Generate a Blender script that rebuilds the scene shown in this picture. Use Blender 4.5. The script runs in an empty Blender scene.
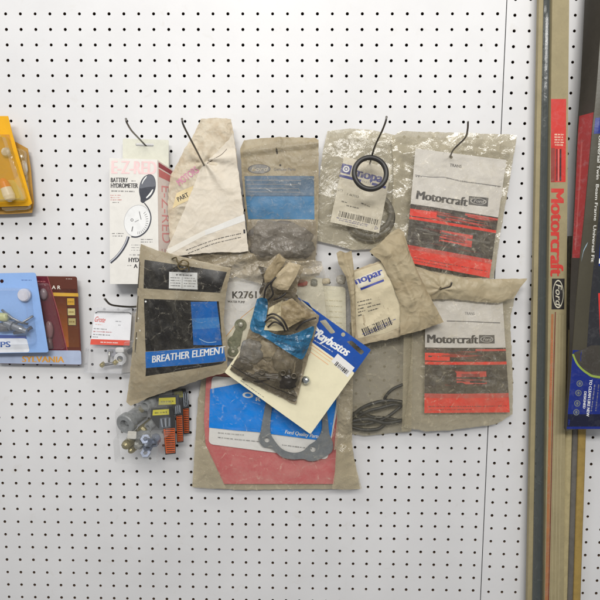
import bpy, bmesh, math, random
from mathutils import Vector, Matrix, noise
from mathutils.bvhtree import BVHTree
from mathutils.geometry import tessellate_polygon
random.seed(7)
SC = bpy.context.scene
COL = SC.collection
# ------------------------------------------------------------------ camera model (pegboard pitch = one inch)
PITCH = 0.0254
F, CA, CB, CC = 500.0, .1001, .0115, .0052
CX, CY, CZ = 20.34, 7.71, -35.2
H0 = 1.45
def _rot(a, b, c):
    Rx = Matrix(((1,0,0),(0,math.cos(a),-math.sin(a)),(0,math.sin(a),math.cos(a))))
    Ry = Matrix(((math.cos(b),0,math.sin(b)),(0,1,0),(-math.sin(b),0,math.cos(b))))
    Rz = Matrix(((math.cos(c),-math.sin(c),0),(math.sin(c),math.cos(c),0),(0,0,1)))
    return Rz @ Rx @ Ry
RC = _rot(CA, CB, CC); RT = RC.transposed()
def b2w(x, y, z):                       # board units -> world metres; the board's face is y = 0
    return Vector(((x-CX)*PITCH, z*PITCH, H0-(y-CY)*PITCH))
def unproj(px, py, d=0.0):              # photo point at d millimetres in front of the board -> board units
    r = RT @ Vector(((px-300)/F, (py-300)/F, 1))
    z = -d/25.4
    t = (z-CZ)/r.z
    return CX+r.x*t, CY+r.y*t, z
def P(px, py, d=0.0):
    return b2w(*unproj(px, py, d))
cam_d = bpy.data.cameras.new('camera'); cam = bpy.data.objects.new('camera', cam_d); COL.objects.link(cam)
def _ax(i, s):
    v = RC[i]; return Vector((v[0], v[2], -v[1]))*s
rx, uy, bz = _ax(0, 1), _ax(1, -1), _ax(2, -1)
M = Matrix((rx, uy, bz)).transposed().to_4x4(); M.translation = b2w(CX, CY, CZ)
cam.matrix_world = M
cam_d.sensor_width = 36; cam_d.lens = 36*F/600; cam_d.clip_start = .02; cam_d.clip_end = 50
SC.camera = cam
# ------------------------------------------------------------------ materials
def lin(c, k=1.0):
    o = []
    for v in c[:3]:
        v = v/255.0
        v = v/12.92 if v <= .04045 else ((v+.055)/1.055)**2.4
        o.append(min(.93, v*k))
    return (*o, 1)
MC = {}
class NT:
    def __init__(s, name):
        s.m = bpy.data.materials.new(name); s.m.use_nodes = True
        s.t = s.m.node_tree; s.t.nodes.clear()
        s.out = s.n('ShaderNodeOutputMaterial')
    def n(s, k, **kw):
        x = s.t.nodes.new(k)
        for a, b in kw.items(): setattr(x, a, b)
        return x
    def l(s, a, b): s.t.links.new(a, b)
    def noise(s, scale, detail=3, rough=.55, dist=0):
        g = s.n('ShaderNodeNewGeometry'); x = s.n('ShaderNodeTexNoise')
        x.inputs['Scale'].default_value = scale; x.inputs['Detail'].default_value = detail
        x.inputs['Roughness'].default_value = rough; x.inputs['Distortion'].default_value = dist
        s.l(g.outputs['Position'], x.inputs['Vector']); return x.outputs['Fac']
    def ramp(s, src, p0, p1, c0=(0,0,0,1), c1=(1,1,1,1)):
        r = s.n('ShaderNodeValToRGB'); e = r.color_ramp.elements
        e[0].position, e[1].position = p0, p1; e[0].color, e[1].color = c0, c1
        s.l(src, r.inputs['Fac']); return r.outputs['Color']
    def mix(s, fac, a, b):
        m = s.n('ShaderNodeMix', data_type='RGBA')
        if isinstance(fac, float): m.inputs['Factor'].default_value = fac
        else: s.l(fac, m.inputs['Factor'])
        for i, v in ((6, a), (7, b)):
            if isinstance(v, tuple): m.inputs[i].default_value = v
            else: s.l(v, m.inputs[i])
        return m.outputs[2]
    def bump(s, src, strength, dist=.001, nrm=None):
        b = s.n('ShaderNodeBump'); b.inputs['Strength'].default_value = strength; b.inputs['Distance'].default_value = dist
        s.l(src, b.inputs['Height'])
        if nrm: s.l(nrm, b.inputs['Normal'])
        return b.outputs['Normal']
    def bsdf(s, col, rough=.5, spec=.5, metal=0, nrm=None, coat=0):
        b = s.n('ShaderNodeBsdfPrincipled')
        if isinstance(col, tuple): b.inputs['Base Color'].default_value = col
        else: s.l(col, b.inputs['Base Color'])
        b.inputs['Roughness'].default_value = rough; b.inputs['Specular IOR Level'].default_value = spec
        b.inputs['Metallic'].default_value = metal; b.inputs['Coat Weight'].default_value = coat
        if nrm: s.l(nrm, b.inputs['Normal'])
        return b
def paper(c, rough=.7, dirt=.18, bump=.25, sc=60, spec=.3, dc=None, crum=0):
    k = ('p', c, rough, dirt, bump, sc, spec, dc, crum)
    if k in MC: return MC[k]
    t = NT('paper'); base = lin(c)
    dark = lin(dc) if dc else tuple([v*.55 for v in base[:3]]+[1])
    n1 = t.noise(sc, 5, .62, .4); n2 = t.noise(sc*9, 3)
    f = t.ramp(n1, .42, .78, (0,0,0,1), (dirt*2,)*3+(1,))
    col = t.mix(f, base, dark)
    f2 = t.ramp(n2, .35, .7, (0,0,0,1), (dirt*.6,)*3+(1,))
    col = t.mix(f2, col, dark)
    nm = t.bump(n2, bump, .0006)
    nm = t.bump(n1, bump, .0015, nm)
    if crum:                              # crumpled paper: creased facets at two sizes
        g = t.n('ShaderNodeNewGeometry'); wv = t.n('ShaderNodeTexNoise'); wv.inputs['Scale'].default_value = 22; t.l(g.outputs['Position'], wv.inputs['Vector'])
        ad = t.n('ShaderNodeVectorMath', operation='MULTIPLY_ADD'); t.l(wv.outputs['Color'], ad.inputs[0]); ad.inputs[1].default_value = (.05,)*3; t.l(g.outputs['Position'], ad.inputs[2])
        for q, h in ((34, .007), (95, .0026)):
            vo = t.n('ShaderNodeTexVoronoi'); vo.inputs['Scale'].default_value = q; t.l(ad.outputs[0], vo.inputs['Vector']); nm = t.bump(vo.outputs['Distance'], crum, h, nm)
    b = t.bsdf(col, rough, spec, nrm=nm); t.l(b.outputs[0], t.out.inputs[0])
    MC[k] = t.m; return t.m
def ink(c, fade=.1, rough=.5):           # printing: slightly worn through
    k = ('i', c, fade, rough)
    if k in MC: return MC[k]
    t = NT('ink'); base = lin(c)
    n = t.noise(90, 6, .72, .5); n1 = t.noise(45, 3)
    lt = tuple([v*.6+.4*.45 for v in base[:3]]+[1])
    col = t.mix(t.ramp(n, .5, .8, (0,0,0,1), (fade*2.6,)*3+(1,)), base, lt)
    dk = tuple([v*.75 for v in base[:3]]+[1])
    col = t.mix(t.ramp(n1, .45, .7, (0,0,0,1), (.5,)*3+(1,)), col, dk)
    b = t.bsdf(col, rough, .4, nrm=t.bump(n1, .3, .002)); t.l(b.outputs[0], t.out.inputs[0])
    MC[k] = t.m; return t.m
def film(c, alpha=.25, rough=.22, edge=.35, var=.25, bump=.5, sc=55, tint=(255,255,255), spec=.6):
    k = ('f', c, alpha, rough, edge, var, bump, sc, tint, spec)
    if k in MC: return MC[k]
    t = NT('film')
    n1 = t.noise(sc, 4, .6, 1.2); n2 = t.noise(sc*3.2, 3, .6, .8)
    g = t.n('ShaderNodeNewGeometry'); wv = t.n('ShaderNodeTexNoise'); wv.inputs['Scale'].default_value = 30; t.l(g.outputs['Position'], wv.inputs['Vector'])
    ad = t.n('ShaderNodeVectorMath', operation='MULTIPLY_ADD'); t.l(wv.outputs['Color'], ad.inputs[0]); ad.inputs[1].default_value = (.03,)*3; t.l(g.outputs['Position'], ad.inputs[2])
    vo = t.n('ShaderNodeTexVoronoi'); vo.inputs['Scale'].default_value = sc*.8; t.l(ad.outputs[0], vo.inputs['Vector'])
    vo2 = t.n('ShaderNodeTexVoronoi'); vo2.inputs['Scale'].default_value = sc*2.1; t.l(ad.outputs[0], vo2.inputs['Vector'])
    nm = t.bump(n1, bump, .004); nm = t.bump(vo.outputs['Distance'], bump*.75, .008, nm); nm = t.bump(vo2.outputs['Distance'], bump*.35, .003, nm); nm = t.bump(n2, bump*.6, .0012, nm)
    b = t.bsdf(lin(c), rough, spec, nrm=nm, coat=.6); b.inputs['Coat Roughness'].default_value = rough*.6; t.l(nm, b.inputs['Coat Normal'])
    tr = t.n('ShaderNodeBsdfTransparent'); tr.inputs[0].default_value = lin(tint, 1)
    lw = t.n('ShaderNodeLayerWeight'); lw.inputs['Blend'].default_value = .35; t.l(nm, lw.inputs['Normal'])
    m1 = t.n('ShaderNodeMath', operation='MULTIPLY_ADD'); t.l(lw.outputs['Facing'], m1.inputs[0]); m1.inputs[1].default_value = edge; m1.inputs[2].default_value = alpha-var*.5
    m2 = t.n('ShaderNodeMath', operation='MULTIPLY_ADD', use_clamp=True); t.l(n1, m2.inputs[0]); m2.inputs[1].default_value = var; t.l(m1.outputs[0], m2.inputs[2])
    ve = t.n('ShaderNodeTexVoronoi', feature='DISTANCE_TO_EDGE'); ve.inputs['Scale'].default_value = sc*.75; t.l(ad.outputs[0], ve.inputs['Vector'])
    cr = t.ramp(ve.outputs['Distance'], .0, .045, (1,1,1,1), (0,0,0,1)); m3 = t.n('ShaderNodeMath', operation='MULTIPLY'); t.l(cr, m3.inputs[0]); t.l(t.ramp(n2, .48, .72), m3.inputs[1])
    m4 = t.n('ShaderNodeMath', operation='MULTIPLY_ADD', use_clamp=True); t.l(m3.outputs[0], m4.inputs[0]); m4.inputs[1].default_value = .38; t.l(m2.outputs[0], m4.inputs[2])
    mx = t.n('ShaderNodeMixShader'); t.l(m4.outputs[0], mx.inputs[0]); t.l(tr.outputs[0], mx.inputs[1]); t.l(b.outputs[0], mx.inputs[2])
    t.l(mx.outputs[0], t.out.inputs[0])
    MC[k] = t.m; return t.m
def clear(c=(240,243,246), a=.1, rough=.08, edge=.7):   # moulded clear blister plastic
    k = ('c', c, a, rough, edge)
    if k in MC: return MC[k]
    t = NT('clear_plastic')
    nm = t.bump(t.noise(70, 3), .25, .004)
    b = t.bsdf(lin(c), rough, .5, nrm=nm)
    gl = t.n('ShaderNodeBsdfGlossy'); gl.inputs['Roughness'].default_value = rough; t.l(nm, gl.inputs['Normal'])
    tr = t.n('ShaderNodeBsdfTransparent')
    lw = t.n('ShaderNodeLayerWeight'); lw.inputs['Blend'].default_value = .3; t.l(nm, lw.inputs['Normal'])
    m1 = t.n('ShaderNodeMath', operation='MULTIPLY_ADD', use_clamp=True); t.l(lw.outputs['Facing'], m1.inputs[0]); m1.inputs[1].default_value = edge; m1.inputs[2].default_value = a
    ad = t.n('ShaderNodeMixShader'); ad.inputs[0].default_value = .3; t.l(b.outputs[0], ad.inputs[1]); t.l(gl.outputs[0], ad.inputs[2])
    mx = t.n('ShaderNodeMixShader'); t.l(m1.outputs[0], mx.inputs[0]); t.l(tr.outputs[0], mx.inputs[1]); t.l(ad.outputs[0], mx.inputs[2])
    t.l(mx.outputs[0], t.out.inputs[0]); MC[k] = t.m; return t.m
def solid(c, rough=.45, metal=0, spec=.5, dirt=.25, sc=120, bump=.15):
    k = ('s', c, rough, metal, spec, dirt, sc, bump)
    if k in MC: return MC[k]
    t = NT('metal' if metal else 'plastic'); base = lin(c)
    n = t.noise(sc, 4, .65)
    col = t.mix(t.ramp(n, .4, .75, (0,0,0,1), (dirt*2,)*3+(1,)), base, tuple([v*.5 for v in base[:3]]+[1]))
    b = t.bsdf(col, rough, spec, metal, t.bump(n, bump, .001)); t.l(b.outputs[0], t.out.inputs[0])
    MC[k] = t.m; return t.m
# ------------------------------------------------------------------ mesh building
ORG = {}
class MB:
    def __init__(s): s.v = []; s.f = []; s.m = []; s.s = []; s.mats = []
    def mi(s, m):
        if m not in s.mats: s.mats.append(m)
        return s.mats.index(m)
    def add(s, vs, fs, mat, smooth=True):
        o = len(s.v); s.v += [Vector(v) for v in vs]; i = s.mi(mat)
        for f in fs: s.f.append([a+o for a in f]); s.m.append(i); s.s.append(smooth)
    def build(s, name, parent=None):
        org = ORG.get(parent.name, Vector((0,0,0))) if parent else None
        if org is None:
            c = Vector((0,0,0))
            for v in s.v: c += v
            org = c/len(s.v)
        me = bpy.data.meshes.new(name)
        me.from_pydata([tuple(v-org) for v in s.v], [], s.f)
        for m in s.mats: me.materials.append(m)
        me.polygons.foreach_set('material_index', s.m); me.polygons.foreach_set('use_smooth', s.s)
        me.update()
        o = bpy.data.objects.new(name, me); COL.objects.link(o)
        if parent: o.parent = parent; ORG[o.name] = org
        else: o.location = org; ORG[o.name] = org
        return o
    # ---- solids
    def tube(s, pts, r, mat, n=10, cap=True):
        pts = [Vector(p) for p in pts]; vs = []; fs = []
        rr = r if isinstance(r, (list, tuple)) else [r]*len(pts)
        up = None
        for i, p in enumerate(pts):
            t = (pts[min(i+1, len(pts)-1)]-pts[max(i-1, 0)]).normalized()
            if up is None:
                up = t.cross(Vector((0,0,1)))
                if up.length < .1: up = t.cross(Vector((1,0,0)))
            up = (up-t*up.dot(t)).normalized(); w = t.cross(up)
            for k in range(n):
                a = 2*math.pi*k/n; vs.append(p+(up*math.cos(a)+w*math.sin(a))*rr[i])
        for i in range(len(pts)-1):
            for k in range(n): fs.append([i*n+k, i*n+(k+1)%n, (i+1)*n+(k+1)%n, (i+1)*n+k])
        if cap: fs.append(list(range(n))[::-1]); fs.append([(len(pts)-1)*n+k for k in range(n)])
        s.add(vs, fs, mat)
    def torus(s, c, R, r, mat, axis=Vector((0,-1,0)), n=40, m=10, sq=1, wob=0):
        axis = axis.normalized(); a = axis.cross(Vector((0,0,1)))
        if a.length < .1: a = axis.cross(Vector((1,0,0)))
        a.normalize(); b = axis.cross(a); vs = []; fs = []
        for i in range(n):
            t = 2*math.pi*i/n; d = a*math.cos(t)+b*math.sin(t)*sq
            for k in range(m):
                q = 2*math.pi*k/m
                vs.append(c+d*(R+r*math.cos(q)+wob*math.sin(3*t))+axis*r*math.sin(q))
        for i in range(n):
            for k in range(m): fs.append([i*m+k, i*m+(k+1)%m, ((i+1)%n)*m+(k+1)%m, ((i+1)%n)*m+k])
        s.add(vs, fs, mat)
    def blob(s, c, r, mat, n=20, lump=.12, seed=0, rot=None, p=2.0):
        vs = []; fs = []
        for i in range(n+1):
            th = math.pi*i/n
            for k in range(n*2):
                ph = math.pi*k/n
                d = Vector((math.sin(th)*math.cos(ph), math.sin(th)*math.sin(ph), math.cos(th)))
                q = 1/(abs(d.x)**p+abs(d.y)**p+abs(d.z)**p)**(1/p)
                e = d*q*(1+lump*noise.noise(d*2.2+Vector((seed, seed*1.7, 3))))
                e = Vector((e.x*r[0], e.y*r[1], e.z*r[2]))
                if rot: e = rot @ e
                vs.append(c+e)
        m = n*2
        for i in range(n):
            for k in range(m): fs.append([i*m+k, i*m+(k+1)%m, (i+1)*m+(k+1)%m, (i+1)*m+k])
        s.add(vs, fs, mat)
    def lathe(s, c, axis, prof, mat, n=24):      # prof: (along axis, radius)
        axis = axis.normalized(); a = axis.cross(Vector((0,0,1))); 
        if a.length < .1: a = axis.cross(Vector((1,0,0)))
        a.normalize(); b = axis.cross(a); vs = []; fs = []
        for (h, r) in prof:
            for k in range(n):
                t = 2*math.pi*k/n; vs.append(c+axis*h+(a*math.cos(t)+b*math.sin(t))*r)
        for i in range(len(prof)-1):
            for k in range(n): fs.append([i*n+k, i*n+(k+1)%n, (i+1)*n+(k+1)%n, (i+1)*n+k])
        s.add(vs, fs, mat, False)
    def hull(s, front, back, mat, mats=None, smooth=False):    # prism between two loops of world points
        n = len(front); vs = list(front)+list(back)
        s.add(vs, [list(range(n)), list(range(n, 2*n))[::-1]]+[[i, i+n, (i+1)%n+n, (i+1)%n] for i in range(n)], mat, smooth)
def thing(name, label, cat, loc, group=None):
    o = bpy.data.objects.new(name, None); COL.objects.link(o); o.empty_display_size = .02
    o.location = loc; ORG[o.name] = Vector(loc); tag(o, label, cat, group); return o
def tag(o, label=None, cat=None, group=None, kind=None):
    if label: o['label'] = label
    if cat: o['category'] = cat
    if group: o['group'] = group
    if kind: o['kind'] = kind
    return o
# ------------------------------------------------------------------ sheets laid out on photo points, each at its own distance
def resample(pl, n):
    L = [0]
    for a, b in zip(pl, pl[1:]): L.append(L[-1]+math.hypot(b[0]-a[0], b[1]-a[1]))
    out = []; j = 0
    for i in range(n+1):
        t = L[-1]*i/n
        while j < len(pl)-2 and L[j+1] < t: j += 1
        k = (t-L[j])/max(1e-9, L[j+1]-L[j]); k = min(1, max(0, k))
        out.append((pl[j][0]+(pl[j+1][0]-pl[j][0])*k, pl[j][1]+(pl[j+1][1]-pl[j][1])*k))
    return out
def spline(pts, n=8):
    out = []
    for i in range(len(pts)-1):
        p0 = pts[max(0, i-1)]; p1 = pts[i]; p2 = pts[i+1]; p3 = pts[min(len(pts)-1, i+2)]
        for k in range(n):
            t = k/n
            out.append(tuple(.5*((2*b)+(c-a)*t+(2*a-5*b+4*c-d)*t*t+(-a+3*b-3*c+d)*t**3) for a, b, c, d in zip(p0, p1, p2, p3)))
    out.append(tuple(pts[-1])); return out
def vn(x, y, sd): return noise.noise(Vector((x, y, sd*7.31)))
def facet(x, y, sd):                       # crumpled facets with sharp creases, about -.5 .. .5
    d, _ = noise.voronoi(Vector((x+.35*vn(x*1.3, y*1.3, sd+2), y+.35*vn(x*1.3, y*1.3, sd+5), sd*3.7)))
    return d[0]-.45
def crease(x, y, sd):
    return .5-abs(vn(x, y, sd))*1.9
def finer(V, T, lim, cap=4):              # split every triangle in four until the edges are short enough to follow the sheet
    V = list(V); T = [t for f in T for t in ([f] if len(f) == 3 else [[f[0], f[k], f[k+1]] for k in range(1, len(f)-1)])]
    L = max((math.dist(V[t[a]], V[t[a-1]]) for t in T for a in range(3)), default=0); n = 0
    while L > lim and n < cap and len(T) < 6000:
        mid = {}
        def md(a, b_):
            k = (min(a, b_), max(a, b_))
            if k not in mid: mid[k] = len(V); V.append(((V[a][0]+V[b_][0])/2, (V[a][1]+V[b_][1])/2))
            return mid[k]
        N = []
        for a, b_, c in T:
            x, y, z = md(a, b_), md(b_, c), md(c, a); N += [[a, x, z], [x, b_, y], [z, y, c], [x, y, z]]
        T = N; L /= 2; n += 1
    return V, T
class Sheet:
    def __init__(s, top, right, bottom, left, d0, puff=0, wr=0, sc=.05, sd=1, edge=0, step=1.4, fn=None, tilt=None, pinch=None, soft=.25):
        s.d0 = d0; s.ok = .4 if wr <= 1.0 else .75
        w = max(math.hypot(top[-1][0]-top[0][0], top[-1][1]-top[0][1]), math.hypot(bottom[-1][0]-bottom[0][0], bottom[-1][1]-bottom[0][1]))
        h = max(math.hypot(left[-1][0]-left[0][0], left[-1][1]-left[0][1]), math.hypot(right[-1][0]-right[0][0], right[-1][1]-right[0][1]))
        nu, nv = max(4, int(w/step)), max(4, int(h/step)); s.nu, s.nv = nu, nv
        T, B, L, R = resample(top, nu), resample(bottom, nu), resample(left, nv), resample(right, nv)
        s.W = []; s.D = []; s.px = []
        for j in range(nv+1):
            v = j/nv; row = []; rp = []
            for i in range(nu+1):
                u = i/nu
                q = []
                for c in (0, 1):
                    q.append((1-v)*T[i][c]+v*B[i][c]+(1-u)*L[j][c]+u*R[j][c]-((1-u)*(1-v)*T[0][c]+u*(1-v)*T[-1][c]+(1-u)*v*B[0][c]+u*v*B[-1][c]))
                x, y = q
                if edge:
                    k = max(0, 1-min(u*nu, (1-u)*nu, v*nv, (1-v)*nv)/4)
                    x += edge*k*vn(x*.25, y*.25, sd+11); y += edge*k*vn(x*.25, y*.25, sd+17)
                e = min(1, min(u, 1-u)/soft)*min(1, min(v, 1-v)/soft); e = math.sin(e*math.pi/2)
                e2 = min(1, min(u, 1-u, v, 1-v)*9)
                d = puff*e
                if wr:
                    d += wr*(.25+.75*e2)*(1.5*facet(x*sc, y*sc, sd)+.55*crease(x*sc*.7, y*sc*.7, sd+3)+.5*vn(x*sc*.5, y*sc*.5, sd+4)+.22*facet(x*sc*2.6, y*sc*2.6, sd+8))
                if tilt: d += tilt[0]*(u-.5)+tilt[1]*(v-.5)
                if pinch:
                    for (qx, qy, amp, n, rad) in pinch:
                        dx, dy = x-qx, y-qy; r = math.hypot(dx, dy)
                        d += amp*math.cos(n*math.atan2(dy, dx)+1.3*vn(x*.03, y*.03, sd))*math.exp(-r/rad)*min(1, r/8)
                if fn: d += fn(x, y, u, v)
                w0 = P(x, y, d0); row.append(w0+Vector((0, -d*.001, 0))); rp.append((x, y))
            s.W.append(row); s.px.append(rp)
        vs = [p for r in s.W for p in r]; n = nu+1
        s.vs = vs
        s.fs = [[j*n+i, (j+1)*n+i, (j+1)*n+i+1, j*n+i+1] for j in range(nv) for i in range(nu)]
        s.bvh = BVHTree.FromPolygons(vs, s.fs)
    def emit(s, mb, mat, back=None, thick=.5, flat=None):
        nu, nv = s.nu, s.nv; n = nu+1; N = n*(nv+1)
        mb.add(s.vs, s.fs, mat)
        if flat is None and thick <= .2: return          # a single skin of thin film
        bv = []
        for j in range(nv+1):
            for i in range(n):
                p = s.W[j][i]
                if flat is None: bv.append(p+Vector((0, thick*.001, 0)))
                else:
                    e = min(1, min(i, nu-i, j, nv-j)/5.0)
                    bv.append(Vector((p.x, (p.y+.0004)*(1-e)+e*max(p.y+.0004, -(s.d0-flat)*.001), p.z)))
        rim = [i for i in range(n)]+[j*n+nu for j in range(1, nv+1)]+[nv*n+i for i in range(nu-1, -1, -1)]+[j*n for j in range(nv-1, 0, -1)]
        vs = bv+[s.vs[k] for k in rim]; m = len(rim)
        fs = [f[::-1] for f in s.fs]+[[rim[k], rim[(k+1)%m], N+(k+1)%m, N+k] for k in range(m)]
        mb.add(vs, fs, back or mat)
    def at(s, px, py, off=.4):
        off *= s.ok
        w = P(px, py, s.d0)
        h = s.bvh.ray_cast(Vector((w.x, -.6, w.z)), Vector((0, 1, 0)))
        if h[0] is None:
            h = s.bvh.find_nearest(w); y = h[0].y
        else: y = h[0].y
        return Vector((w.x, y-off*.001, w.z))
    def quad(s, mb, q, mat, off=.35, step=1.4):
        a, b, c, d = q
        nu = max(1, int(max(math.dist(a, b), math.dist(c, d))/step)); nv = max(1, int(max(math.dist(a, d), math.dist(b, c))/step))
        vs = []
        for j in range(nv+1):
            v = j/nv
            for i in range(nu+1):
                u = i/nu
                x = (1-v)*((1-u)*a[0]+u*b[0])+v*((1-u)*d[0]+u*c[0]); y = (1-v)*((1-u)*a[1]+u*b[1])+v*((1-u)*d[1]+u*c[1])
                vs.append(s.at(x, y, off))
        n = nu+1
        mb.add(vs, [[j*n+i, (j+1)*n+i, (j+1)*n+i+1, j*n+i+1] for j in range(nv) for i in range(nu)], mat)
    def poly(s, mb, pts, mat, off=.4, holes=(), step=2.5):
        loops = [list(pts)]+[list(h) for h in holes]; flat = []; L3 = []
        for lp in loops:
            r = []
            for a, b in zip(lp, lp[1:]+lp[:1]):
                k = max(1, int(math.dist(a, b)/step))
                for i in range(k): r.append((a[0]+(b[0]-a[0])*i/k, a[1]+(b[1]-a[1])*i/k))
            L3.append([Vector((x, y, 0)) for x, y in r]); flat += r
        tr = [list(t) for t in tessellate_polygon(L3)]
        flat, tr = finer(flat, tr, 3.0)
        mb.add([s.at(x, y, off) for x, y in flat], tr, mat, False)
    def disc(s, mb, c, rx, ry, mat, off=.4, ang=0, inner=0, n=28, a0=0, a1=2*math.pi):
        vs = []; fs = []; ca, sa = math.cos(ang), math.sin(ang)
        for k in range(n+1):
            t = a0+(a1-a0)*k/n
            for q in (1, inner):
                x, y = rx*q*math.cos(t), ry*q*math.sin(t); vs.append(s.at(c[0]+x*ca-y*sa, c[1]+x*sa+y*ca, off))
        fs = [[2*k, 2*k+1, 2*k+3, 2*k+2] for k in range(n)]
        mb.add(vs, fs, mat, False)
    def line(s, mb, pts, w, mat, off=.45):
        pts = resample(pts, max(2, int(sum(math.dist(a, b) for a, b in zip(pts, pts[1:]))/1.5))); vs = []
        for i, p in enumerate(pts):
            a = pts[max(0, i-1)]; b = pts[min(len(pts)-1, i+1)]; L = max(1e-6, math.dist(a, b))
            nx, ny = -(b[1]-a[1])/L, (b[0]-a[0])/L
            ww = w[0]+(w[1]-w[0])*i/(len(pts)-1) if isinstance(w, tuple) else w
            vs += [s.at(p[0]+nx*ww/2, p[1]+ny*ww/2, off), s.at(p[0]-nx*ww/2, p[1]-ny*ww/2, off)]
        mb.add(vs, [[2*i, 2*i+2, 2*i+3, 2*i+1] for i in range(len(pts)-1)], mat, False)
    def greek(s, mb, pts, h, mat, sd=1, off=.45):      # print too small to read: broken strokes of word length
        rg = random.Random(sd); tot = sum(math.dist(a, b) for a, b in zip(pts, pts[1:])); N = max(8, int(tot*2.7)); rs = resample(pts, N); i = 0
        while i < N-1:
            k = rg.randint(4, 12); j = min(N, i+k)
            q = []
            for t in range(i, j):       # letters as uneven little blocks
                if rg.random() < .9: s.line(mb, [rs[t], ((rs[t][0]*.3+rs[t+1][0]*.7), (rs[t][1]*.3+rs[t+1][1]*.7))], h*rg.choice((.62, .66, .7, 1.0)), mat, off)
            i = j+rg.randint(1, 2)
    def bars(s, mb, p0, p1, h, mat, sd=1, off=.5):      # barcode
        rg = random.Random(sd); L = math.dist(p0, p1); ux, uy = (p1[0]-p0[0])/L, (p1[1]-p0[1])/L; t = 0
        while t < L:
            w = rg.choice([.5, .5, .8, 1.2]); w = min(w, L-t)
            a = (p0[0]+ux*t, p0[1]+uy*t); b = (a[0]+ux*w, a[1]+uy*w)
            s.quad(mb, [a, b, (b[0]-uy*h, b[1]+ux*h), (a[0]-uy*h, a[1]+ux*h)], mat, off, 3); t += w+rg.choice([.5, .7, 1.1])
    def text(s, mb, st, p0, p1, cap, mat, off=.5, bold=0, shear=0, bow=0):
        V, Fc, W = glyphs(st, 0)
        dx, dy = p1[0]-p0[0], p1[1]-p0[1]; L = math.hypot(dx, dy); ux, uy = dy/L, -dx/L
        vs = []
        for (x, y) in V:
            u = x/W; b = bow*4*u*(1-u); hh = y*cap+b; sh = shear*y*cap
            vs.append((p0[0]+dx*u+dx/L*sh+ux*hh, p0[1]+dy*u+dy/L*sh+uy*hh))
        vs, Fc = finer(vs, Fc, 2.5, 2)
        cp = [(0, 0)] if bold < .01 else [(-1, 0), (1, .03), (0, .06)]     # heavier strokes: the glyphs laid three times, slightly apart
        for k, dz in cp:
            e = k*(bold-.002)*cap*1.7; mb.add([s.at(x+dx/L*e, y+dy/L*e, off+dz) for x, y in vs], Fc, mat, False)
_G = {}
def glyphs(st, bold=0):
    k = (st, bold)
    if k in _G: return _G[k]
    cu = bpy.data.curves.new('t', 'FONT'); cu.body = st; cu.size = 1; cu.offset = bold; cu.resolution_u = 3; cu.fill_mode = 'FRONT'
    o = bpy.data.objects.new('t', cu); COL.objects.link(o); bpy.context.view_layer.update()
    dg = bpy.context.evaluated_depsgraph_get(); me = o.evaluated_get(dg).to_mesh()
    V = [(v.co.x, v.co.y) for v in me.vertices]; Fc = [list(p.vertices) for p in me.polygons]
    o.evaluated_get(dg).to_mesh_clear(); bpy.data.objects.remove(o); bpy.data.curves.remove(cu)
    x0 = min(v[0] for v in V); x1 = max(v[0] for v in V)
    cap = .70
    _G[k] = ([((x-x0), y/cap) for x, y in V], Fc, x1-x0); return _G[k]
def rect(q, **kw):                        # Sheet over a four-cornered card: TL, TR, BR, BL
    a, b, c, d = q
    return Sheet([a, b], [b, c], [d, c], [a, d], **kw)
def rounded(q, r, n=5):
    out = []
    for i in range(4):
        p = q[i]; a = q[i-1]; b = q[(i+1)%4]
        ua = ((a[0]-p[0])/math.dist(a, p), (a[1]-p[1])/math.dist(a, p)); ub = ((b[0]-p[0])/math.dist(b, p), (b[1]-p[1])/math.dist(b, p))
        A = (p[0]+ua[0]*r, p[1]+ua[1]*r); B = (p[0]+ub[0]*r, p[1]+ub[1]*r)
        for k in range(n+1):
            t = k/n; out.append(tuple((1-t)**2*A[c]+2*t*(1-t)*p[c]+t*t*B[c] for c in (0, 1)))
    return out
def slab(mb, pts, d, thick, mat, holes=(), bend=None, side=None):   # flat die-cut card of real thickness with real holes
    loops = [list(pts)]+[list(h) for h in holes]; L3 = [[Vector((x, y, 0)) for x, y in lp] for lp in loops]
    flat = [p for lp in loops for p in lp]; tr = [list(t) for t in tessellate_polygon(L3)]
    dd = (lambda x, y: d) if not callable(d) else d
    fr = [P(x, y, dd(x, y)) for x, y in flat]; bk = [p+Vector((0, thick*.001, 0)) for p in fr]; n = len(flat)
    fs = tr+[[a+n for a in t][::-1] for t in tr]; o = 0
    for lp in loops:
        m = len(lp); fs += [[o+i, o+(i+1)%m, o+(i+1)%m+n, o+i+n] for i in range(m)]; o += m
    mb.add(fr+bk, fs, mat, False)
def circ(c, rx, ry=None, n=16, ang=0):
    ry = ry or rx; ca, sa = math.cos(ang), math.sin(ang)
    return [(c[0]+rx*math.cos(2*math.pi*k/n)*ca-ry*math.sin(2*math.pi*k/n)*sa, c[1]+rx*math.cos(2*math.pi*k/n)*sa+ry*math.sin(2*math.pi*k/n)*ca) for k in range(n)]
def bubble(mb, q, d0, depth, mat, r=3, inset=2.5, n=5):             # moulded blister over a rounded quad
    base = rounded(q, r, n); c = (sum(p[0] for p in q)/4, sum(p[1] for p in q)/4)
    rings = []
    for (k, h) in ((0, 0), (.25, .55), (.6, .9), (1, 1.0)):
        ring = []
        for p in base:
            L = math.dist(p, c); f = 1-inset*k/L
            w = P(c[0]+(p[0]-c[0])*f, c[1]+(p[1]-c[1])*f, d0); ring.append(w+Vector((0, -depth*h*.001, 0)))
        rings.append(ring)
    m = len(base); vs = [p for r_ in rings for p in r_]; fs = []
    for j in range(len(rings)-1): fs += [[j*m+i, j*m+(i+1)%m, (j+1)*m+(i+1)%m, (j+1)*m+i] for i in range(m)]
    fs.append([(len(rings)-1)*m+i for i in range(m)])
    mb.add(vs, fs, mat, False)
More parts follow.
